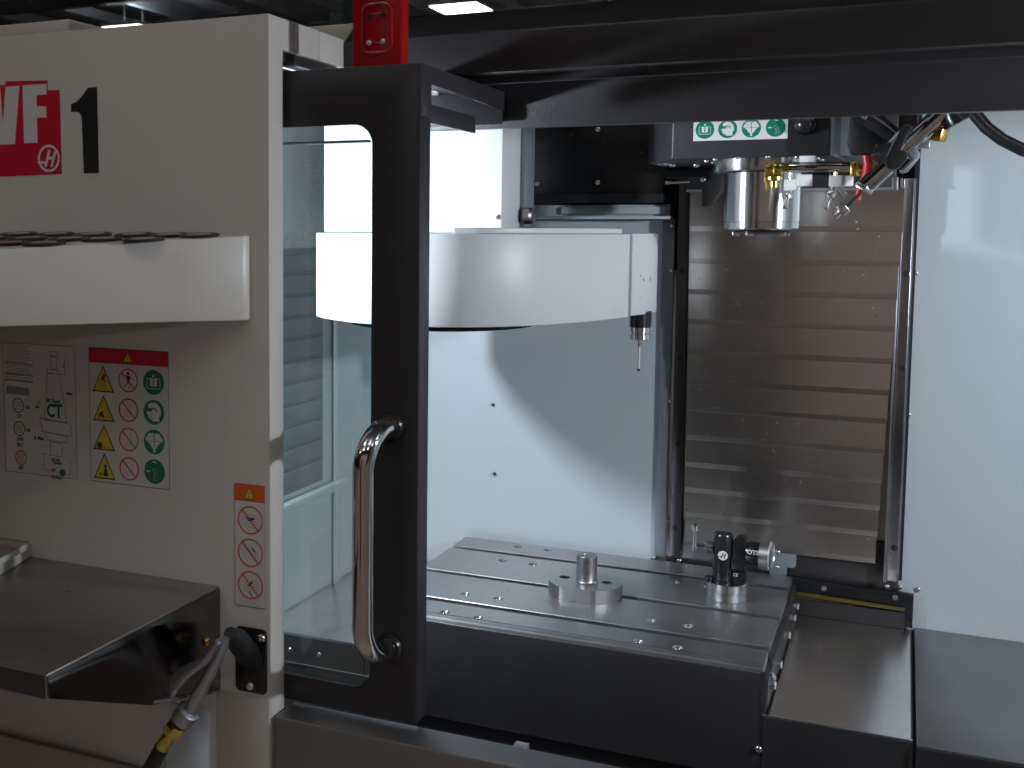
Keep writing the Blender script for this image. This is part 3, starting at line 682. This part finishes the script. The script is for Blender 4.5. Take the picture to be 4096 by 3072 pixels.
a=A_(1757,376); MB().cyl(a-Vector((8,0,0)),a+Vector((24,0,0)),3,n=10).build('small_pipe', CHROME, cp)
nozzle(1805,391,1784,451)
a=A_(1829,391); MB().box(a.x-9,a.x+9,yn-4,yn+10,a.z-8,a.z+8).build('nozzle_block', PALE, cp, bev=2)
a=A_(1812,402); MB().cyl(a,a+Vector((10,0,-14)),4,n=10).build('nozzle_neck', ZINC, cp)
# ---- swinging air jet arm
ja=thing('air_jet','chrome air jet cylinder slanting down from the beam, with thin spout','air jet',A_(1950,310,1830))
yj=1830
def J(px,py,dy=0): return at('y',px,py,yj+dy)
def Z2(x,y): return ((3200+x*.36166)*.54004, (420+y*.36166)*.54004)      # detail crop to page pixels
MB().cyl(J(*Z2(1620,40)),J(*Z2(1110,505)),12.5,n=28).build('barrel', CHROME, ja)
MB().cyl(J(*Z2(1590,20)),J(*Z2(1150,400),-12),6,n=16).build('side_rod', CHROME, ja)
MB().cyl(J(*Z2(960,680)),J(*Z2(725,900)),12.5,n=28).build('lower_barrel', CHROME, ja)
MB().cyl(J(*Z2(725,895)),J(*Z2(690,945)),14.5,n=6).build('hex_nut', ZINC, ja, bev=1)
MB().cyl(J(*Z2(660,985)),J(*Z2(500,1135)),2.6,n=12).build('spout', DSTEEL, ja)
MB().cyl(J(*Z2(515,1120)),J(*Z2(440,1180)),10,n=6).build('spout_nut', ZINC, ja, bev=1)
MB().tube([J(*Z2(455,1170)),J(*Z2(420,1205)),J(*Z2(388,1245))],[6,4.2,4.6],14).build('jet_tip', ZINC, ja)
def slab(pts, y0, y1, name, m, parent, bev=1.5):
    P=[at('y',*Z2(*q),(y0+y1)/2) for q in pts]
    return MB().prism([(q.x,q.z) for q in P],'y',y0,y1).build(name, m, parent, bev=bev)
slab([(1130,225),(1180,205),(1235,225),(1240,260),(1180,360),(1130,500),(1170,510),(1200,545),(1195,590),(1110,690),(1060,715),(990,710),(945,680),(940,640),(970,560),(1050,400)],yj-26,yj-14,'clamp_strap',BLACK,ja,3)
slab([(1200,520),(1290,480),(1330,540),(1325,580),(1190,740),(1120,760),(1090,740),(1230,610),(1190,580)],yj-8,yj+14,'clamp_body',TRIM,ja,3)
slab([(1225,560),(1290,605),(1130,745),(1095,725),(1215,620)],yj-14,yj-9,'clamp_edge',ALU,ja,1)
slab([(880,300),(1030,395),(970,560),(930,690),(860,650),(720,555),(850,540)],yj+20,yj+30,'mounting_plate',TRIM,ja,1)
slab([(640,120),(790,210),(885,300),(860,520),(760,550),(560,560),(525,440),(560,130)],yj+4,yj+24,'wedge_cover',MATTBLACK,ja,4)
MB().tube([J(*Z2(770,160),6),J(*Z2(900,240),2),J(*Z2(1045,350),0)],[15,13,12],16).build('sleeve', BLACK, ja)
MB().cyl(J(*Z2(1210,420)),J(*Z2(1440,300),6),9,n=16).build('rear_arm', TRIM, ja)
MB().box(J(*Z2(1290,430)).x,J(*Z2(1440,430)).x,yj+2,yj+14,J(*Z2(1300,480)).z,J(*Z2(1300,380)).z).build('link_block', ALU, ja, bev=2)
MB().cyl(J(*Z2(1555,235),8),J(*Z2(1510,400),8),13,n=6).build('brass_fitting', BRASS, ja, bev=1.5)
MB().cyl(J(*Z2(1565,215),8),J(*Z2(1557,240),8),12,n=20).build('red_band', RED, ja)
MB().cyl(J(*Z2(1590,150),8),J(*Z2(1567,210),8),11,n=20).build('grey_sleeve', TRIM, ja)
MB().tube([J(*Z2(1690,60)),J(*Z2(1715,130)),J(*Z2(1760,200))],[14,16,17],16).build('knob', BLACK, ja)
MB().box(J(*Z2(1020,790),40).x,J(*Z2(1090,790),40).x,yj+40,yj+60,J(*Z2(1000,950),40).z,J(*Z2(1000,790),40).z).build('end_block', CAST, ja, bev=2)
hs=thing('red_hose','thin red hose looping past the air jet clamp','hose',J(*Z2(740,700)))
MB().tube([J(*Z2(1260,250),6),J(*Z2(1210,300),6),J(*Z2(1150,350),10)],5,10).build('upper_run', REDHOSE, hs)
MB().tube([J(*Z2(735,560),10),J(*Z2(755,650),10),J(*Z2(745,740),10),J(*Z2(700,850),10),J(*Z2(650,960),10),J(*Z2(640,1050),10)],[6,7,7,5.5,4.5,4],12).build('lower_run', REDHOSE, hs)
h2=thing('black_hose','black flexible hose curving off the right edge under the beam','hose',at('y',2100,260,2000))
MB().tube([at('y',2075,205,2000),at('y',2102,242,2000),at('y',2130,275,1995),at('y',2165,302,1990),at('y',2212,325,1985),at('y',2290,345,1980)],9.5,16).build('hose_run', BLACK, h2)
# ================================================================== SLIDING DOOR
XD=-516.5; ZD_B,ZD_T=981,1773
dr=thing('sliding_door','dark grey sliding door with tall window, pushed open to the left','sliding door',(-620,1250,976))
wx=at('y',801,800,YD).x; wz1=1705; wz0=p(740,1479,YD)
# frame as one sheet with a rounded window, turned in at the edges
def plate_hole(outer, inner, y0, y1):
    bm=bmesh.new()
    def loop(pts,y): return [bm.verts.new((a/1000,y/1000,b/1000)) for a,b in pts]
    vs=[]
    for y in (y0,y1):
        o_=loop(outer,y); i_=loop(inner,y); es=[]
        for L_ in (o_,i_):
            for k_ in range(len(L_)): es.append(bm.edges.new((L_[k_],L_[(k_+1)%len(L_)])))
        bmesh.ops.triangle_fill(bm, use_beauty=True, use_dissolve=True, edges=es)
        vs.append((o_,i_))
    for t in (0,1):
        A,B=vs[0][t],vs[1][t]
        for k_ in range(len(A)):
            bm.faces.new((A[k_],A[(k_+1)%len(A)],B[(k_+1)%len(A)],B[k_]))
    bmesh.ops.recalc_face_normals(bm, faces=bm.faces)
    return bm
def bm_obj(bm, name, m, parent, bev=0, smooth=35):
    if bev:
        es=[e for e in bm.edges if len(e.link_faces)==2 and e.calc_face_angle(0)>math.radians(50)]
        bmesh.ops.bevel(bm, geom=es, offset=bev/1000, segments=2, profile=.5, affect='EDGES', clamp_overlap=True)
    L0=WORLD[parent.name]
    bmesh.ops.translate(bm, verts=bm.verts, vec=-L0)
    me=bpy.data.meshes.new(name); bm.to_mesh(me); bm.free(); me.materials.append(m)
    me.shade_smooth(); me.set_sharp_from_angle(angle=math.radians(smooth))
    return _finish(bpy.data.objects.new(name, me), parent, L0*1000, {})
bm=plate_hole([(-1690,ZD_B),(XD,ZD_B),(XD,ZD_T),(-1690,ZD_T)], rrect(-1600,wx,wz0,wz1,24,8), YD, YD+3)
bm_obj(bm,'door_frame',DARK,dr,bev=.8)
MB().box(XD-3,XD,YD+3.5,1282,ZD_B,ZD_T-60).build('door_edge', DARK, dr, bev=.8)
MB().box(-1690,XD-4,YD+3.5,1282,ZD_T-3,ZD_T-.5).build('top_flange', DARK, dr)
MB().box(-1620,wx+14,YD+8,YD+11,wz0-10,wz1+12).build('window_pane', GLASS, dr)
for z0,z1 in ((wz1+12.5,wz1+18),(wz0-18,wz0-10.5)):
    MB().box(-1620,wx+18,YD+3.5,YD+14,z0,z1).build('window_seal', RUBBER, dr)
MB().box(-1500,-560,1283,1285,wz0-4,wz0+2).build('lower_rail', ALU, dr)
MB().box(-1500,-590,1262,1272,wz1-20,wz1-17).build('upper_rail', TRIM, dr)
# guard arm running back under the beam
zb_=p(1090,240,1555)
MB().prism([(YD+3.5,ZD_T),(1557,ZD_T),(1557,zb_),(1480,zb_+2),(1284,1752),(1284,1713),(YD+3.5,1713)],'x',XD-3,XD).build('guard_arm', DARK, dr, bev=.8)
MB().prism([(1285,1735),(1500,1735),(1500,1712),(1285,1712)],'x',XD-26,XD-22).build('inner_rail', DARK, dr, bev=.8)
q0=at('y',1086,222,1548); q1=at('y',1086,268,1548)
MB().box(XD-120,q0.x,1546,1550,q1.z,1772).build('rear_plate', DARK, dr, bev=.8)
MB().box(XD-70,XD-3.2,1284,1545.8,1768,1771).build('guard_web', DARK, dr)
# handle
hx=-556; hy=1192; zt_,zb2=p(850,925,1250)+2,p(830,1400,1250)+2
hb=at('y',785,1100,hy).x
path=[(hx+6,1252,zt_),(hx+5,1235,zt_)]
for i in range(9):
    a=math.radians(90*i/8); path.append((lerp(hx+4,hb,i/8),1232-40*math.sin(a),zt_-40+40*math.cos(a)))
path+= [(hb,hy,zt_-60),(hb,hy,(zt_+zb2)/2),(hb,hy,zb2+60)]
for i in range(9):
    a=math.radians(90*i/8); path.append((lerp(hb,hx+2,i/8),1232-40*math.cos(a),zb2+40-40*math.sin(a)))
path+= [(hx+3,1235,zb2),(hx+4,1252,zb2)]
hd_=MB().tube(path,12.9,32).build('handle', CHROME, dr, smooth=60)
for z in (zt_,zb2): MB().lathe([(18,0),(18,3),(15.5,7),(13.1,8)],(hx+4,1249.6,z),(0,-1,0),n=32).build('handle_collar', BLACK, dr)
# ---- red interlock plate on top of the door
rp=thing('interlock_plate','glossy red metal plate standing upright on the door top','red plate',(-583,1266,1773))
q0=at('y',757,60,1262); q1=at('y',866,60,1262)
rx0,rx1=q0.x+2,q1.x
MB().box(rx0,rx1,1264,1267,ZD_T+.5,2000).build('face_sheet', RED, rp, bev=.8)
MB().box(rx1-2,rx1+1,1267.2,1283,ZD_T+.5,2000).build('side_sheet', RED, rp, bev=.8)
MB().box(rx0,rx0+2,1267.2,1283,ZD_T+.5,2000).build('side_sheet', RED, rp)
cxp=(rx0+rx1)/2-1; ca=at('y',783,60,1262); cz0=p(815,118,1262); cz1=p(815,5,1262)
o_=rrect(cxp-20,cxp+22,cz0,cz1,12,8); i_=rrect(cxp-16,cxp+18,cz0+4,cz1-4,9,8)
bm=plate_hole(o_,i_,1261.6,1264.2); bm_obj(bm,'embossed_rim',RED,rp,bev=1)
o_=rrect(cxp-9,cxp+14,cz0+13,cz1-12,6,8); i_=rrect(cxp-7.6,cxp+12.6,cz0+14.4,cz1-13.4,5,8)
bm=plate_hole(o_,i_,1263,1264.2); bm_obj(bm,'embossed_rim',RED,rp,bev=.5)
for px,py,kk in ((798,93,1),(828,90,1),(797,36,0),(828,33,0)):
    q=at('y',px,py,1263.8)
    if kk: inst('screw', SCREW_S, rp, q, FY)
    else: MB().lathe([(3.4,0),(3.4,1),(1.6,1),(1.4,.3)],q,(0,-1,0),n=14).build('rivet_hole', MATTBLACK, rp)
# ================================================================== ON THE CABINET FRONT
# rounded tool shelf with rubber rings
ts2=thing('tool_shelf','cream rounded tool shelf with black ringed holes on the cabinet','tool shelf',(-900,1205,1470))
pl=[(-719,1204.5),(-724,1192),(-780,1140),(-800,1119),(-918,992),(-1010,920),(-1130,870),(-1300,850),(-1500,850),(-1700,900),(-1700,1204.5)]
zt_s=lambda y: 1573-.075*(1205-y)
A0=[(a,b,1470) for a,b in pl]; B0=[(a,b,zt_s(b)) for a,b in pl]
MB().loft(A0,B0).build('shelf_body', CREAM, ts2, bev=2)
for px,row in ((430,0),(310,1),(365,0),(220,1),(290,0),(150,1),(200,0),(95,2),(60,1),(120,0),(20,2),(40,0),(-20,1)):
    yy={0:1176,1:1110,2:1045}[row]; q=at('y',px,500,yy); z=zt_s(yy)
    if yy<1205:
        MB().lathe([(24,0),(25,3),(22,4),(16,3),(15,0)],(q.x,yy,z),(0,-.075,1),n=32).build('rubber_ring', RUBBER, ts2)
        MB().lathe([(15,3.2),(14,3.8),(9,3.6),(8.5,3.3)],(q.x,yy,z),(0,-.075,1),n=24).build('ring_insert', ALU, ts2)
# logo
def ZP(x,y): return (x*.29296,y*.29296)
def print_poly(polys_, m, name, parent, y):
    g=MB()
    for q in polys_:
        P=[at('y',*ZP(*a),y) for a in q]; g.add(P,[list(range(len(P)))])
    return g.build(name, m, parent, smooth=0)
lg=print_poly([[(-420,600),(35,628),(40,615),(36,600),(350,592),(353,665),(440,663),(456,1283),(-420,1320)]],S_RED,'logo_panel',E_,1204.5)
lg['label']='red panel with white model letters'
print_poly([[(-60,620),(0,640),(22,912),(40,640),(145,632),(110,1062),(-40,1068)]],S_WHITE,'letter_v',lg,1204.3)
print_poly([[(165,628),(345,618),(342,697),(270,703),(270,783),(340,785),(343,866),(272,868),(277,1053),(178,1057)]],S_WHITE,'letter_f',lg,1204.3)
print_poly([[(650,645),(715,641),(730,1275),(618,1279),(602,875),(592,840),(575,825),(523,826),(523,768),(560,752),(590,725),(625,680)]],S_BLACK,'numeral_one',E_,1204.4)
q=at('y',*ZP(360,1168),1204.2); emblem('emblem_disc',q.x,q.z,18,1204.2,lg,S_WHITE,S_WHITE,ring=True)
# tool taper chart
s1=Sticker([(6,741),(162,747),(168,1033),(13,1020)],1204.4,E_,'tool_taper_chart',label='white tool taper chart with small drawing')
W_,H_=s1.w,s1.h
def U(x,y): return ((x-25)/905*W_, (y-70)/1560*H_)       # from the detail crop
tl=[]
for i in range(16):
    v=100+i*27; tl.append(line(*U(50,v),*U(390-random.randint(0,120)*(i%3==1),v+4),1.1))
s1.polys('table_text',tl,S_PALE,1)
s1.polys('table_rows',[line(*U(45,v),*U(410,v+10),2.2) for v in (310,440,515)]+[[U(60,585),U(350,600),U(350,690),U(60,680)]],S_PALE,2)
def outline(pts,t=.7): return [line(*a,*b,t) for a,b in zip(pts,pts[1:]+pts[:1])]
dw=[]
dw+=outline([U(620,140),U(720,145),U(720,200),U(620,195)])+outline([U(630,200),U(700,205),U(700,350),U(630,350)])
dw+=outline([U(585,355),U(725,362),U(735,410),U(585,400)])+outline([U(585,405),U(735,410),U(815,975),U(540,960)])
dw+=outline([U(480,940),U(810,965),U(870,1000),U(865,1035),U(845,1060),U(865,1095),U(865,1130),U(500,1100),U(510,1060),U(485,1000)])
dw+=outline([U(545,1105),U(815,1130),U(810,1215),U(560,1195)])+outline([U(600,1215),U(755,1225),U(750,1385),U(605,1370)])
dw+=[line(*U(485,1370),*U(600,1375),.6),line(*U(520,1380),*U(520,1555),.6),line(*U(850,1400),*U(850,1585),.6),line(*U(520,1555),*U(850,1585),.6),line(*U(800,200),*U(800,410),.6),line(*U(730,400),*U(800,410),.6)]
s1.polys('taper_drawing',dw,S_GREY,1)
for cx_u,cy_u,m_ in ((207,815,S_GREEN),(217,1095,S_GREEN),(230,1445,S_RING)):
    c0=U(cx_u,cy_u); r=W_*.082
    s1.polys('check_ring',s1.ring(c0[0],c0[1],r,r*.86)+[line(c0[0]-r*.6,c0[1]+k_*r*.36,c0[0]+r*.6,c0[1]+k_*r*.36+.5,.8) for k_ in (-1.3,-.4,.4,1.3)],m_,1)
def st_text(st,s_,u,v,size,m_,sx=.9,bold=.0003):
    q_=st.pt(u,v,3); return text(s_,q_,size,m_,st.o,'lettering',sx,bold)
st_text(s1,'CT',*U(570,915),25,S_GREEN,.8,.0009)
st_text(s1,'40 Taper',*U(570,745),7,S_GREEN,.9)
for t_,u,v in (('CT',190,965),('DIN',185,1240),('ISO',185,1310),('BT',205,1590),('A Max',405,1205),('B Max',620,1650)):
    st_text(s1,t_,*U(u,v),7,S_GREY)
for t_,u,v in (('OK',300,845),('OK',305,1120)): st_text(s1,t_,*U(u,v),6,S_GREEN)
st_text(s1,'D',*U(775,325),6,S_GREY); st_text(s1,'Mass',*U(815,640),6,S_GREY)
st_text(s1,'C',*U(455,780),6,S_GREY); st_text(s1,'Max',*U(425,825),5,S_GREY)
st_text(s1,'4.5" OK',*U(615,1440),5,S_GREY); st_text(s1,'(76mm)',*U(640,1475),5,S_GREY)
st_text(s1,'6.0"',*U(615,1560),5,S_GREY); c0=U(750,1570); s1.polys('green_dot',[circ(c0[0],c0[1],W_*.04)],S_GREEN,2)
# twelve symbol sticker
s2=Sticker([(191,751),(364,758),(368,1056),(197,1040)],1204.4,E_,'hazard_sticker',label='sticker of yellow, red and green hazard symbols under a red band')
W_,H_=s2.w,s2.h
hb_=H_*.108
s2.polys('red_band',[[(.6,.6),(W_-.6,.6),(W_-.6,hb_),(.6,hb_)]],S_RED,1); s2.polys('band_rule',[[(.6,hb_),(W_-.6,hb_),(W_-.6,hb_+.6),(.6,hb_+.6)]],S_BLACK,1)
def tri(cx,cy,w_,h_): return [(cx,cy-h_/2),(cx+w_/2,cy+h_/2),(cx-w_/2,cy+h_/2)]
def warn(st,cx,cy,w_,h_,kind):
    st.polys('triangle_edge',[tri(cx,cy,w_,h_)],S_BLACK,2); st.polys('warning_triangle',[tri(cx,cy+h_*.02,w_*.86,h_*.86)],S_YELLOW,3)
    P=[]; s_=w_/2; cy+=h_*.12
    if kind==0: P=[S([(-.1,-.5),(.25,-.6),(.1,-.2),(.35,.0),(.25,.05),(0,-.15),(-.2,-.1)],cx,cy,s_)]+[line(cx-.3*s_+i*.14*s_,cy+.35*s_,cx-.22*s_+i*.14*s_,cy+.15*s_,.6) for i in range(5)]
    elif kind==1: P=[S([(-.45,.5),(-.4,.2),(-.2,0),(.0,0),(-.1,.2),(.1,.4),(0,.5),(-.2,.35)],cx,cy,s_)]+[line(cx+.2*s_,cy+(k_*.15)*s_,cx+.45*s_,cy+(k_*.22)*s_,.6) for k_ in (-1,0,1,2)]
    elif kind==2: P=[circ(cx-.4*s_,cy+.4*s_,.24*s_,14)]+[line(cx-.1*s_,cy+.5*s_,cx+.5*s_,cy+.55*s_,.6),line(cx,cy-.4*s_,cx+.2*s_,cy-.2*s_,.6)]
    elif kind==3: P=[circ(cx+.1*s_,cy-.25*s_,.14*s_,14),S([(0,-.1),(.2,-.1),(.35,.5),(-.1,.5)],cx,cy,s_),S([(-.45,.3),(-.25,.3),(-.3,.45),(-.45,.45)],cx,cy,s_)]
    else: P=[S([(-.06,-.45),(.06,-.45),(.04,.2),(-.04,.2)],cx,cy,s_),circ(cx,cy+.38*s_,.07*s_,10)]
    st.polys('hazard_picture',P,S_BLACK,4)
warn(s2,W_/2,hb_*.54,hb_*.8,hb_*.66,9)
for i in range(4):
    cy=hb_+(H_-hb_)*(.135+.243*i)
    warn(s2,W_*.185,cy,W_*.28,H_*.195,i)
    cx=W_*.5; r=W_*.123
    if i==0: s2.polys('prohibited_picture',[circ(cx,cy-r*.6,r*.14,12),S([(-.15,-.4),(.2,-.4),(.15,.2),(-.1,.2)],cx,cy,r)]+[line(cx+a*r,cy+b*r,cx+c_*r,cy+d*r,1) for a,b,c_,d in ((-.1,-.35,-.6,-.5),(.15,-.35,.5,-.1),(0,.2,-.5,.6),(.1,.2,.15,.75))],S_BLACK,1)
    else: s2.polys('prohibited_picture',[line(cx-r*.5,cy+r*.2+k_,cx+r*.3,cy+r*.2+k_,.5) for k_ in (0,2.5,5)]+[line(cx+r*.1*i,cy-r*.5,cx+r*.2,cy+r*.4,.7)],S_PALE,1)
    s2.polys('prohibition_ring',s2.ring(cx,cy,r,r*.88)+[line(cx-r*.66,cy-r*.66,cx+r*.66,cy+r*.66,r*.12)],S_RING,3)
    cx=W_*.815; r=W_*.128; s2.polys('green_disc',[circ(cx,cy,r)],S_GREEN,2); picto(s2,('book','goggles','hose','pull')[i],cx,cy,r)
# narrow sticker by the cabinet edge
s3=Sticker([(506,1042),(573,1050),(574,1317),(508,1305)],1204.4,E_,'warning_sticker',label='narrow sticker of three red prohibition rings under an orange band')
W_,H_=s3.w,s3.h; hb_=H_*.135
s3.polys('orange_band',[[(.6,.6),(W_-.6,.6),(W_-.6,hb_),(.6,hb_)]],S_ORANGE,1); s3.polys('band_rule',[[(.6,hb_),(W_-.6,hb_),(W_-.6,hb_+.6),(.6,hb_+.6)]],S_BLACK,1)
warn(s3,W_*.49,hb_*.52,W_*.34,hb_*.74,9)
for i in range(3):
    cx=W_*.52; cy=hb_+(H_-hb_)*(.18+.306*i); r=W_*.405
    s3.polys('prohibited_picture',[line(cx-r*.6,cy-r*.4+k_*r*.2,cx+r*.6,cy-r*.3+k_*r*.2,.5) for k_ in range(5)],S_PALE,1)
    if i==0: s3.polys('blade_picture',[S([(-.4,-.2),(.3,-.2),(.42,-.1),(.2,-.02),(-.1,.1)],cx,cy,r)],S_BLUE,2)
    if i==1: s3.polys('blade_picture',[S([(.1,-.45),(.5,-.05),(.3,-.1),(.15,-.25)],cx,cy,r)],S_BLUE,2)
    if i==2: s3.polys('blade_picture',[line(cx-.15*r,cy+.1*r,cx+.15*r,cy-.3*r,2),line(cx-.1*r,cy+.5*r,cx+.2*r,cy+.85*r,1.4)],S_BLACK,2)
    s3.polys('prohibition_ring',s3.ring(cx,cy,r,r*.9)+[line(cx-r*.6,cy-r*.68,cx+r*.6,cy+r*.68,r*.1)],S_RING,3)
# stainless work shelf
ws=thing('work_shelf','brown tinted stainless shelf bolted to the cabinet front','shelf',(-1100,1204,1100))
SHELF=mat('worn_stainless_shelf',(.36,.325,.305),.36,.9,brush='y',var=.15,vscale=8,rvar=.1)
MB().box(-2200,-767,882,1204,1129.5,1132).build('shelf_top', SHELF, ws, bev=1.2)
MB().box(-2200,-768,880,882,1107,1131).build('front_lip', DSTEEL, ws, bev=.8)  # darker steel than the shelf top stands in for a dim reflection
MB().prism([(883,1129),(883,1107),(1055,1034),(1204,997),(1204,1129)],'x',-768,-765.5).build('side_gusset', mat('polished_gusset',(.16,.15,.145),.16,1,var=.2,vscale=9,rvar=.08), ws, bev=.8)
MB().cyl((-766,1060,1036),(-764,1180,1003),2,n=8).build('hem', SHELF, ws)
# below the shelf: recessed front with a pale panel painting a patch of lamp light, and a lower ledge
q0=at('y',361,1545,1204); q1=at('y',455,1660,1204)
MB().box(q0.x,q1.x,1200.5,1204.5,300,p(440,1535,1200)).build('lit_patch_panel', LITPATCH, E_, bev=1, label='patch of bluish lamp light painted as a pale panel beside the air gun hose')
MB().box(-2200,-800,1195,1204.5,300,at('y',140,1618,1200).z).build('lower_panel', SHELF, E_, bev=1)
q0=at('y',468,1400,YF)
MB().box(q0.x,XC-1,1202.6,1204.9,0,998).build('corner_post', CREAM, E_, bev=.8)
# brochures on the shelf
def paper(name, lab, pts, z0, th, top, grp):
    t=thing(name, lab, 'brochure', (*pts[0],z0), grp)
    n=12; L_=[]
    for side in (0,1):
        pass
    def row(f): # bend slightly at the right end
        return [Vector((lerp(pts[0][0],pts[1][0],i/n),lerp(pts[0][1],pts[1][1],i/n),f*6*math.sin(math.pi*i/n))) for i in range(n+1)]
    A=[Vector((lerp(pts[0][0],pts[1][0],i/n),lerp(pts[0][1],pts[1][1],i/n)+9*math.sin(math.pi*i/n),0)) for i in range(n+1)]
    B=[Vector((lerp(pts[3][0],pts[2][0],i/n),lerp(pts[3][1],pts[2][1],i/n),0)) for i in range(n+1)]
    for nm,za_,zb3,m_ in (('pages',z0,z0+th-1.2,PAPER),('cover',z0+th-1,z0+th,top)):
        g=MB(); poly=A+B[::-1]
        g.prism([(v.x,v.y) for v in poly],'z',za_,zb3); g.build(nm, m_, t, bev=.3)
    return t
q=at('z',0,1230,1133); r_=at('z',100,1172,1150)
e=at('z',103,1166,1155); f_=at('z',-60,1245,1150)
paper('catalogue','thick white catalogue lying under the glossy brochure on the shelf',[(f_.x,f_.y),(e.x-20,e.y-8),(e.x-200,e.y-2),(f_.x-200,f_.y)],1133,17,PAPER,None)
e=at('z',82,1166,1162); f_=at('z',-60,1232,1162)
paper('brochure','glossy dark brochure lying on top of the white catalogue on the shelf',[(f_.x,f_.y),(e.x-10,e.y-6),(e.x-200,e.y),(f_.x-200,f_.y)],1151,9,COVER,None)
# holster and air gun
ho=thing('gun_holster','black steel holster screwed to the cabinet edge','holster',(-718,1204,1045))
MB().prism(rrect(-742,-697,1003,1086,7),'y',1200.5,1204.4).build('back_plate', BLACK, ho, bev=1)
for px,py in ((565,1378),(541,1481)): inst('screw', SCREW, ho, at('y',px,py,1200.4), FY)
cup=[]
a=at('y',508,1385,1150); b=at('y',545,1420,1190)
MB().tube([at('y',497,1368,1130),at('y',512,1382,1150),at('y',535,1412,1180),at('y',552,1432,1200)],[8,14,15,9],24).build('cup', MATTBLACK, ho)
ag=thing('air_gun','silver blow gun with long trigger lever hanging nose up in the holster','air gun',at('y',430,1460,1120))
def G(x,y,d=1120): return at('y',x*.29296,1173+y*.29296,d)
GUN=mat('gun_die_cast',(.42,.42,.46),.3,.9,bump=(400,.1),var=.06)
MB().tube([G(1655,735),G(1640,775),G(1560,930),G(1480,1085),G(1385,1270)],[4,6.5,7.5,8,9],20).build('barrel', GUN, ag)
MB().tube([G(1655,700),G(1648,740),G(1620,790)],[6,7,7],16).build('nose_cap', GUN, ag)
lv=[G(1640,705,1106),G(1560,790,1100),G(1520,855,1096),G(1430,915,1092),G(1320,985,1088),G(1215,1085,1084),G(1145,1185,1082)]
g=MB()
ws_=[4,5,5,6,8,10,9]
A=[];B=[]
for i,q in enumerate(lv):
    d=(lv[min(i+1,6)]-lv[max(i-1,0)]).normalized(); n_=Vector((-d.z,0,d.x)).normalized()*ws_[i]
    A.append((q.x+n_.x,q.z+n_.z)); B.append((q.x-n_.x,q.z-n_.z))
MB().prism(A+B[::-1],'y',1094,1103).build('trigger_lever', GUN, ag, bev=2.5)
MB().lathe([(10,0),(14.5,2),(14.5,20),(11,23)],G(1405,1225),G(1270,1390)-G(1405,1225),n=28).build('swivel_collar', GUN, ag)
a=G(1320,1330); b=G(1265,1400); MB().cyl(a,b,13,n=6).build('hex_nut', BRASS, ag, bev=1)
MB().cyl(G(1275,1385),G(1180,1530),9,n=24).build('hose_ferrule', BRASS, ag, bev=1)
q=at('y',450,1383,1150); MB().lathe([(1,0),(5,1),(6.5,4),(5,8),(2,9)],q,(-.3,-1,0),n=16).build('brass_knob', BRASS, ag)
ah=thing('air_hose','black air hose dropping from the blow gun','hose',G(1150,1600))
MB().tube([G(1195,1505),G(1150,1590),G(1100,1680),G(1040,1830),G(1010,2100)],[9.5]*5,18).build('hose_run', RUBBER, ah)
